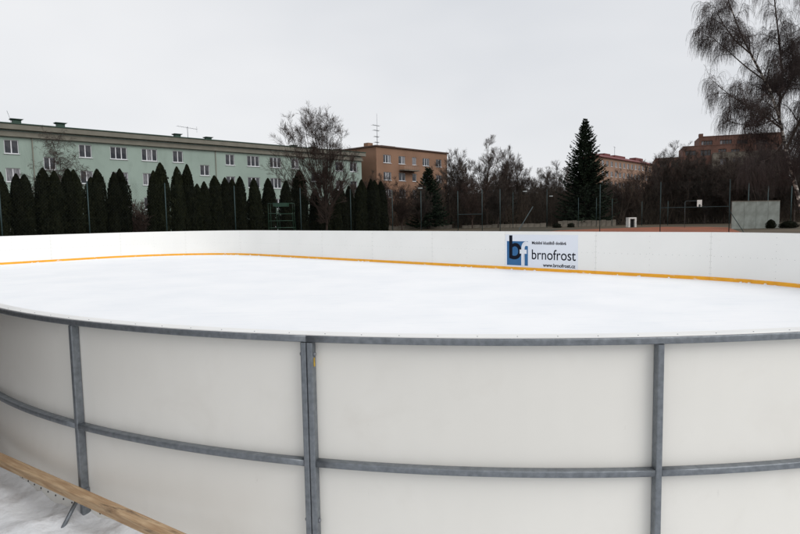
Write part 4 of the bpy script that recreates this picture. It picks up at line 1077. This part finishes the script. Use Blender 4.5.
def cluster(rows, fmt, rev=False):
    for i, (x, y, Y, k, w) in enumerate(sorted(rows, reverse=rev)): bg_tree(x, y, Y, k, fmt % ORDN[i], w)
cluster([(366, 172, 72, 1, 1.0), (384, 176, 74, 3, 1.0), (401, 178, 78, 1, 1.1), (353, 176, 76, 4, .9)], 'bare brown tree before the orange block, %s from the green block corner')
cluster([(436, 168, 86, 0, 1.0), (452, 152, 90, 4, .9), (463, 148, 92, 2, .95), (487, 138, 88, 0, 1.0), (505, 151, 92, 3, .9), (519, 152, 96, 2, .9), (472, 170, 82, 1, 1.1), (498, 172, 84, 4, 1.2), (534, 170, 98, 0, 1.0), (545, 165, 104, 2, 1.0), (556, 163, 108, 4, 1.0), (420, 183, 80, 2, 1.1)], 'bare thicket tree, %s from the orange block towards the spruce')
cluster([(611, 176, 92, 2, 1.1), (622, 170, 96, 0, 1.0), (633, 170, 90, 1, 1.1), (645, 164, 98, 4, 1.0), (655, 156, 94, 3, 1.0), (665, 146, 90, 2, .9), (676, 143, 92, 0, .95), (687, 150, 88, 4, 1.0), (698, 156, 92, 2, 1.0), (602, 184, 90, 4, 1.2)], 'bare thicket tree, %s from the spruce towards the brick terraces')
cluster([(571, 168, 100, 3, 1.0)], 'bare thicket tree, %s behind the skirt of the spruce')
cluster([(706, 152, 86, 4, 1.0), (712, 158, 92, 1, 1.1), (726, 156, 88, 3, 1.1), (734, 150, 84, 2, 1.0), (741, 152, 92, 1, 1.1), (754, 148, 84, 0, 1.0), (762, 146, 80, 2, 1.0), (768, 144, 86, 3, 1.0), (782, 142, 88, 1, 1.0), (797, 144, 84, 4, 1.0), (812, 140, 86, 2, 1.0)], 'bare tree under the brick terraces, %s from the basketball board towards the birch')

def thicket():
    """dense leafless undergrowth beyond the courts: nobody could count its stems"""
    rng = np.random.default_rng(77); N = 7500
    x = rng.uniform(-6, 78, N); y = rng.uniform(87, 118, N)
    z = np.array([gz(a, b) for a, b in zip(x, y)])
    st = np.stack([x, y, z - 0.1], 1)
    d = norm(np.array([0, 0, 1.0]) + rng.normal(size=(N, 3)) * 0.28)
    ln = rng.uniform(2.2, 7.0, N)
    P = grow_paths(rng, st, d, ln, 5, 0.13, 0.04); R = np.maximum(0.030 * (1 - 0.7 * np.linspace(0, 1, 5))[None] * rng.uniform(0.7, 1.4, N)[:, None], 0.009)
    parts = [tubes(P, R, 3)]
    s2, d2, l2, r2 = spawn(rng, P, ln, R, 7, 0.1, 1.0, 20, 65, 0.25, 0.55, 0.6)
    P2 = grow_paths(rng, s2, d2, l2, 3, 0.18, 0.02); parts.append(tubes(P2, np.maximum(r2[:, None] * np.array([1, .7, .5])[None], 0.010), 3))
    V, F = join(parts)
    tag(link('thicket', mesh_np('thicket', V, F, 'dry_scrub')), 'dense dark leafless undergrowth along the bank beyond the courts', 'undergrowth', kind='stuff')
thicket()

# --- spruce
def spruce_mesh(seed, H=14.0, Rb=3.3):
    rng = np.random.default_rng(seed); brP, brL = [], []
    z = 0.7
    while z < H - 0.12:
        t = z / H; R = Rb * (1 - t) ** 0.78 + 0.04; nb = 12 if t < .6 else 8 if t < .88 else 6
        a0 = rng.uniform(0, 6.28)
        for k in range(nb):
            a = a0 + 6.28 * k / nb + rng.normal() * 0.15; r = R * rng.uniform(0.62, 1.12); K = 7; q = np.linspace(0, 1, K)
            droop = (-0.30 + 0.75 * t); zz = z + rng.normal() * 0.08 + r * (droop * q + 0.30 * q ** 2.4)
            brP.append(np.stack([r * q * np.cos(a), r * q * np.sin(a), zz], 1)); brL.append(r)
        z += (0.40 * (1 - 0.5 * t)) * rng.uniform(0.85, 1.15)
    P = np.array(brP); L = np.array(brL)
    Rr = np.maximum(0.012 * L[:, None] * (1 - 0.8 * np.linspace(0, 1, 7))[None], 0.008)
    wood = tubes(P, Rr, 3)
    # needle sprays along each branch: flat pointed fans, hanging slightly
    per = 38; N = len(P); par = np.repeat(np.arange(N), per); t = rng.uniform(0.05, 1.0, N * per) ** 0.75; g = t * 6; i = np.minimum(g.astype(int), 5); fr = (g - i)[:, None]
    C = P[par, i] * (1 - fr) + P[par, i + 1] * fr; tan = norm(P[par, i + 1] - P[par, i])
    side = norm(np.cross(tan, np.array([0, 0, 1.0]))) * rng.choice([-1, 1], N * per)[:, None]
    d = norm(tan * rng.uniform(0.5, 1.1, N * per)[:, None] + side * rng.uniform(0.3, 1.0, N * per)[:, None] + np.array([0, 0, -1.0]) * rng.uniform(-0.1, 0.55, N * per)[:, None])
    ln = (0.20 + 0.17 * L[par] * (1.3 - t))[:, None] * rng.uniform(0.6, 1.2, N * per)[:, None]; w = norm(np.cross(d, rng.normal(size=d.shape))) * ln * 0.19
    V = np.stack([C, C + d * ln * 0.45 + w, C + d * ln, C + d * ln * 0.45 - w], 1).reshape(-1, 3); F = np.arange(len(V)).reshape(-1, 4)
    tr = tubes(np.array([[[0, 0, -.4], [0, 0, H * .5], [0, 0, H]]]), np.array([[0.2, 0.11, 0.02]]), 8)
    cv = join([wood, (V, F)])
    return mesh_np('spruce_trunk', tr[0], tr[1], 'bark', True), mesh_np('spruce_crown', cv[0], cv[1], 'spruce')
q = hit_y(585.3, 118.6, 86.0); g = gz(q[0], q[1])
make_tree('spruce_tree', 'tall dark pointed spruce standing beyond the clay court', None, (q[0], q[1], g), spruce_mesh(8, 15.0, 4.6), sc=(q[2] - g) / 15.0, cat='tree')
# dark pine in front of the orange block
pm = spruce_mesh(9, 8.0, 3.0)
q = hit_y(428, 167.5, 82.0); g = gz(q[0], q[1])
make_tree('dark_conifer', 'dark bushy conifer in front of the orange apartment block', None, (q[0], q[1], g), pm, sc=((q[2] - g) / 8 * 1.05, (q[2] - g) / 8 * 1.05, (q[2] - g) / 8))
q = hit_y(503, 172, 94.0); g = gz(q[0], q[1])
make_tree('dark_conifer', 'dark bushy conifer hidden in the thicket near the street lamps', None, (q[0], q[1], g), pm, sc=((q[2] - g) / 8 * .9, (q[2] - g) / 8 * .9, (q[2] - g) / 8), rz=1.2)
# low evergreen bushes at the edge of the court
bm = thuja_mesh(12, 2.0, 1.0, 2600)
for x, y, Y, lab in ((557, 225.5, 76, 'low green bush at the foot of the small street lamp'), (571, 226.5, 77, 'low green bush before the mottled concrete wall'), (771, 219.5, 57.2, 'small dark evergreen bush in front of the practice wall'), (789, 221, 57.5, 'low evergreen bush beside the practice wall under the birch')):
    q = hit_y(x, y, Y); h = q[2] - GZ
    rt_ = empty('evergreen_bush', (q[0], q[1], GZ), lab, 'bush', 'low evergreen bushes', rz=random.uniform(0, 6), sc=((0.5, 0.42, 0.36, 0.8)[(557, 571, 771, 789).index(x)], 0.45, max(h, 0.6) / 2.12))
    link('foliage', bm[0], rt_)

# --- large weeping birch at the right
def birch():
    Y = 40.0
    base = hit_y(806, 232, Y); B = np.array([base[0], Y, GZ])
    W = lambda x, y, dy=0.0: hit_y(x, y, Y + dy) + np.array([0, 0, 0]) - B
    st = [[(0, 0, -0.3), W(803, 215), W(797, 190), W(790, 166), W(783.5, 139), W(778, 112), W(771, 92), W(757, 66), W(746, 44), W(735, 22), W(727, -4), W(722, -30)],
          [W(779, 118), W(780, 96, .5), W(782, 70, 1), W(779, 40, 1.4), W(775, 5, 1.6), W(772, -40, 1.8), W(770, -90, 2)],
          [W(786, 150), W(800, 120, -.6), W(815, 90, -1.2), W(822, 50, -1.5), W(826, 0, -2), W(828, -60, -2)],
          [W(781, 128), W(765, 116, -.8), W(745, 105, -1.6), W(726, 92, -2.0), W(710, 78, -2.4)],
          [W(764, 80), W(745, 66, .8), W(727, 50, 1.3), W(712, 37, 1.6), W(700, 30, 1.8)],
          [W(790, 165), W(806, 150, 1), W(828, 132, 2), W(846, 118, 3)],
          [W(776, 108), W(790, 84, 1.5), W(803, 56, 2.6), W(812, 20, 3.4), W(816, -30, 4)],
          [W(752, 55), W(735, 40, -.9), W(722, 22, -1.6), W(714, 6, -2.1)],
          [W(783, 142), W(775, 152, -1.0), W(771, 158, -1.6), W(757, 163, -2.0), W(744, 176, -2.2)],
          [W(780, 118), W(757, 126, .9), W(738, 124, 1.8), W(722, 118, 2.4)],
          [W(787, 155), W(772, 140, 1.2), W(757, 136, 2.2), W(742, 140, 3.0)],
          [W(792, 172), W(803, 160, -1.5), W(815, 150, -2.5), W(830, 146, -3.2)],
          [W(784, 143), W(795, 128, 2), W(806, 118, 3.2), W(822, 112, 4)]]
    r0 = [0.145, 0.09, 0.10, 0.06, 0.05, 0.06, 0.07, 0.05, 0.035, 0.045, 0.045, 0.045, 0.05]
    rng = np.random.default_rng(3)
    Kt = 10; P = []
    for tr in st:
        tr = np.array(tr, float); qq = np.linspace(0, len(tr) - 1, Kt); P.append(np.stack([np.interp(qq, np.arange(len(tr)), tr[:, c]) for c in range(3)], 1))
    P = np.array(P); R = np.array(r0)[:, None] * (1 - 0.82 * np.linspace(0, 1, Kt))[None]; L = np.linalg.norm(np.diff(P, axis=1), axis=2).sum(1)
    trunk = tubes(P[:1], R[:1], 10); limbs = tubes(P[1:], R[1:], 7)
    s1, d1, l1, q1 = spawn(rng, P, np.minimum(L, 9), R, 30, 0.15, 1.0, 30, 70, 0.20, 0.36, 0.5, 0.4)
    d1 = norm(d1 + np.array([0, 0, 0.25]))
    P1 = grow_paths(rng, s1, d1, l1, 6, 0.10, [0, .10, .02, -.08, -.22, -.32]); R1 = np.maximum(q1[:, None] * (1 - .75 * np.linspace(0, 1, 6))[None], .008)
    s2, d2, l2, q2 = spawn(rng, P1, l1, R1, 9, 0.12, 1.0, 25, 60, 0.30, 0.55, 0.55, 0.3)
    P2 = grow_paths(rng, s2, d2, l2, 5, 0.12, [0, 0, -.15, -.3, -.45]); R2 = np.maximum(q2[:, None] * (1 - .7 * np.linspace(0, 1, 5))[None], .006)
    s3, d3, l3, q3 = spawn(rng, P2, l2, R2, 11, 0.1, 1.0, 20, 80, 1.0, 1.0, 0.5, 0.0)
    l3 = rng.uniform(0.3, 1.25, len(s3)); P3 = grow_paths(rng, s3, d3, l3, 6, 0.07, [0, -.5, -.8, -1, -1, -1]); R3 = np.full(P3.shape[:2], .0040)
    root = empty('weeping_birch', tuple(B), 'large leafless weeping birch with white mottled trunk and hanging twigs', 'tree')
    link('trunk', mesh_np('birch_trunk', trunk[0], trunk[1], 'birch_bark', True), root)
    link('limbs', mesh_np('birch_limbs', limbs[0], limbs[1], 'bark', True), root)
    V, F = join([tubes(P1, R1, 4), tubes(P2, R2, 3), tubes(P3, R3, 3)])
    link('crown', mesh_np('birch_crown', V, F, 'birch_twig'), root)
birch()

print('objects', len(bpy.data.objects), 'triangles', sum(len(o.data.polygons) * 2 for o in bpy.data.objects if o.type == 'MESH'))
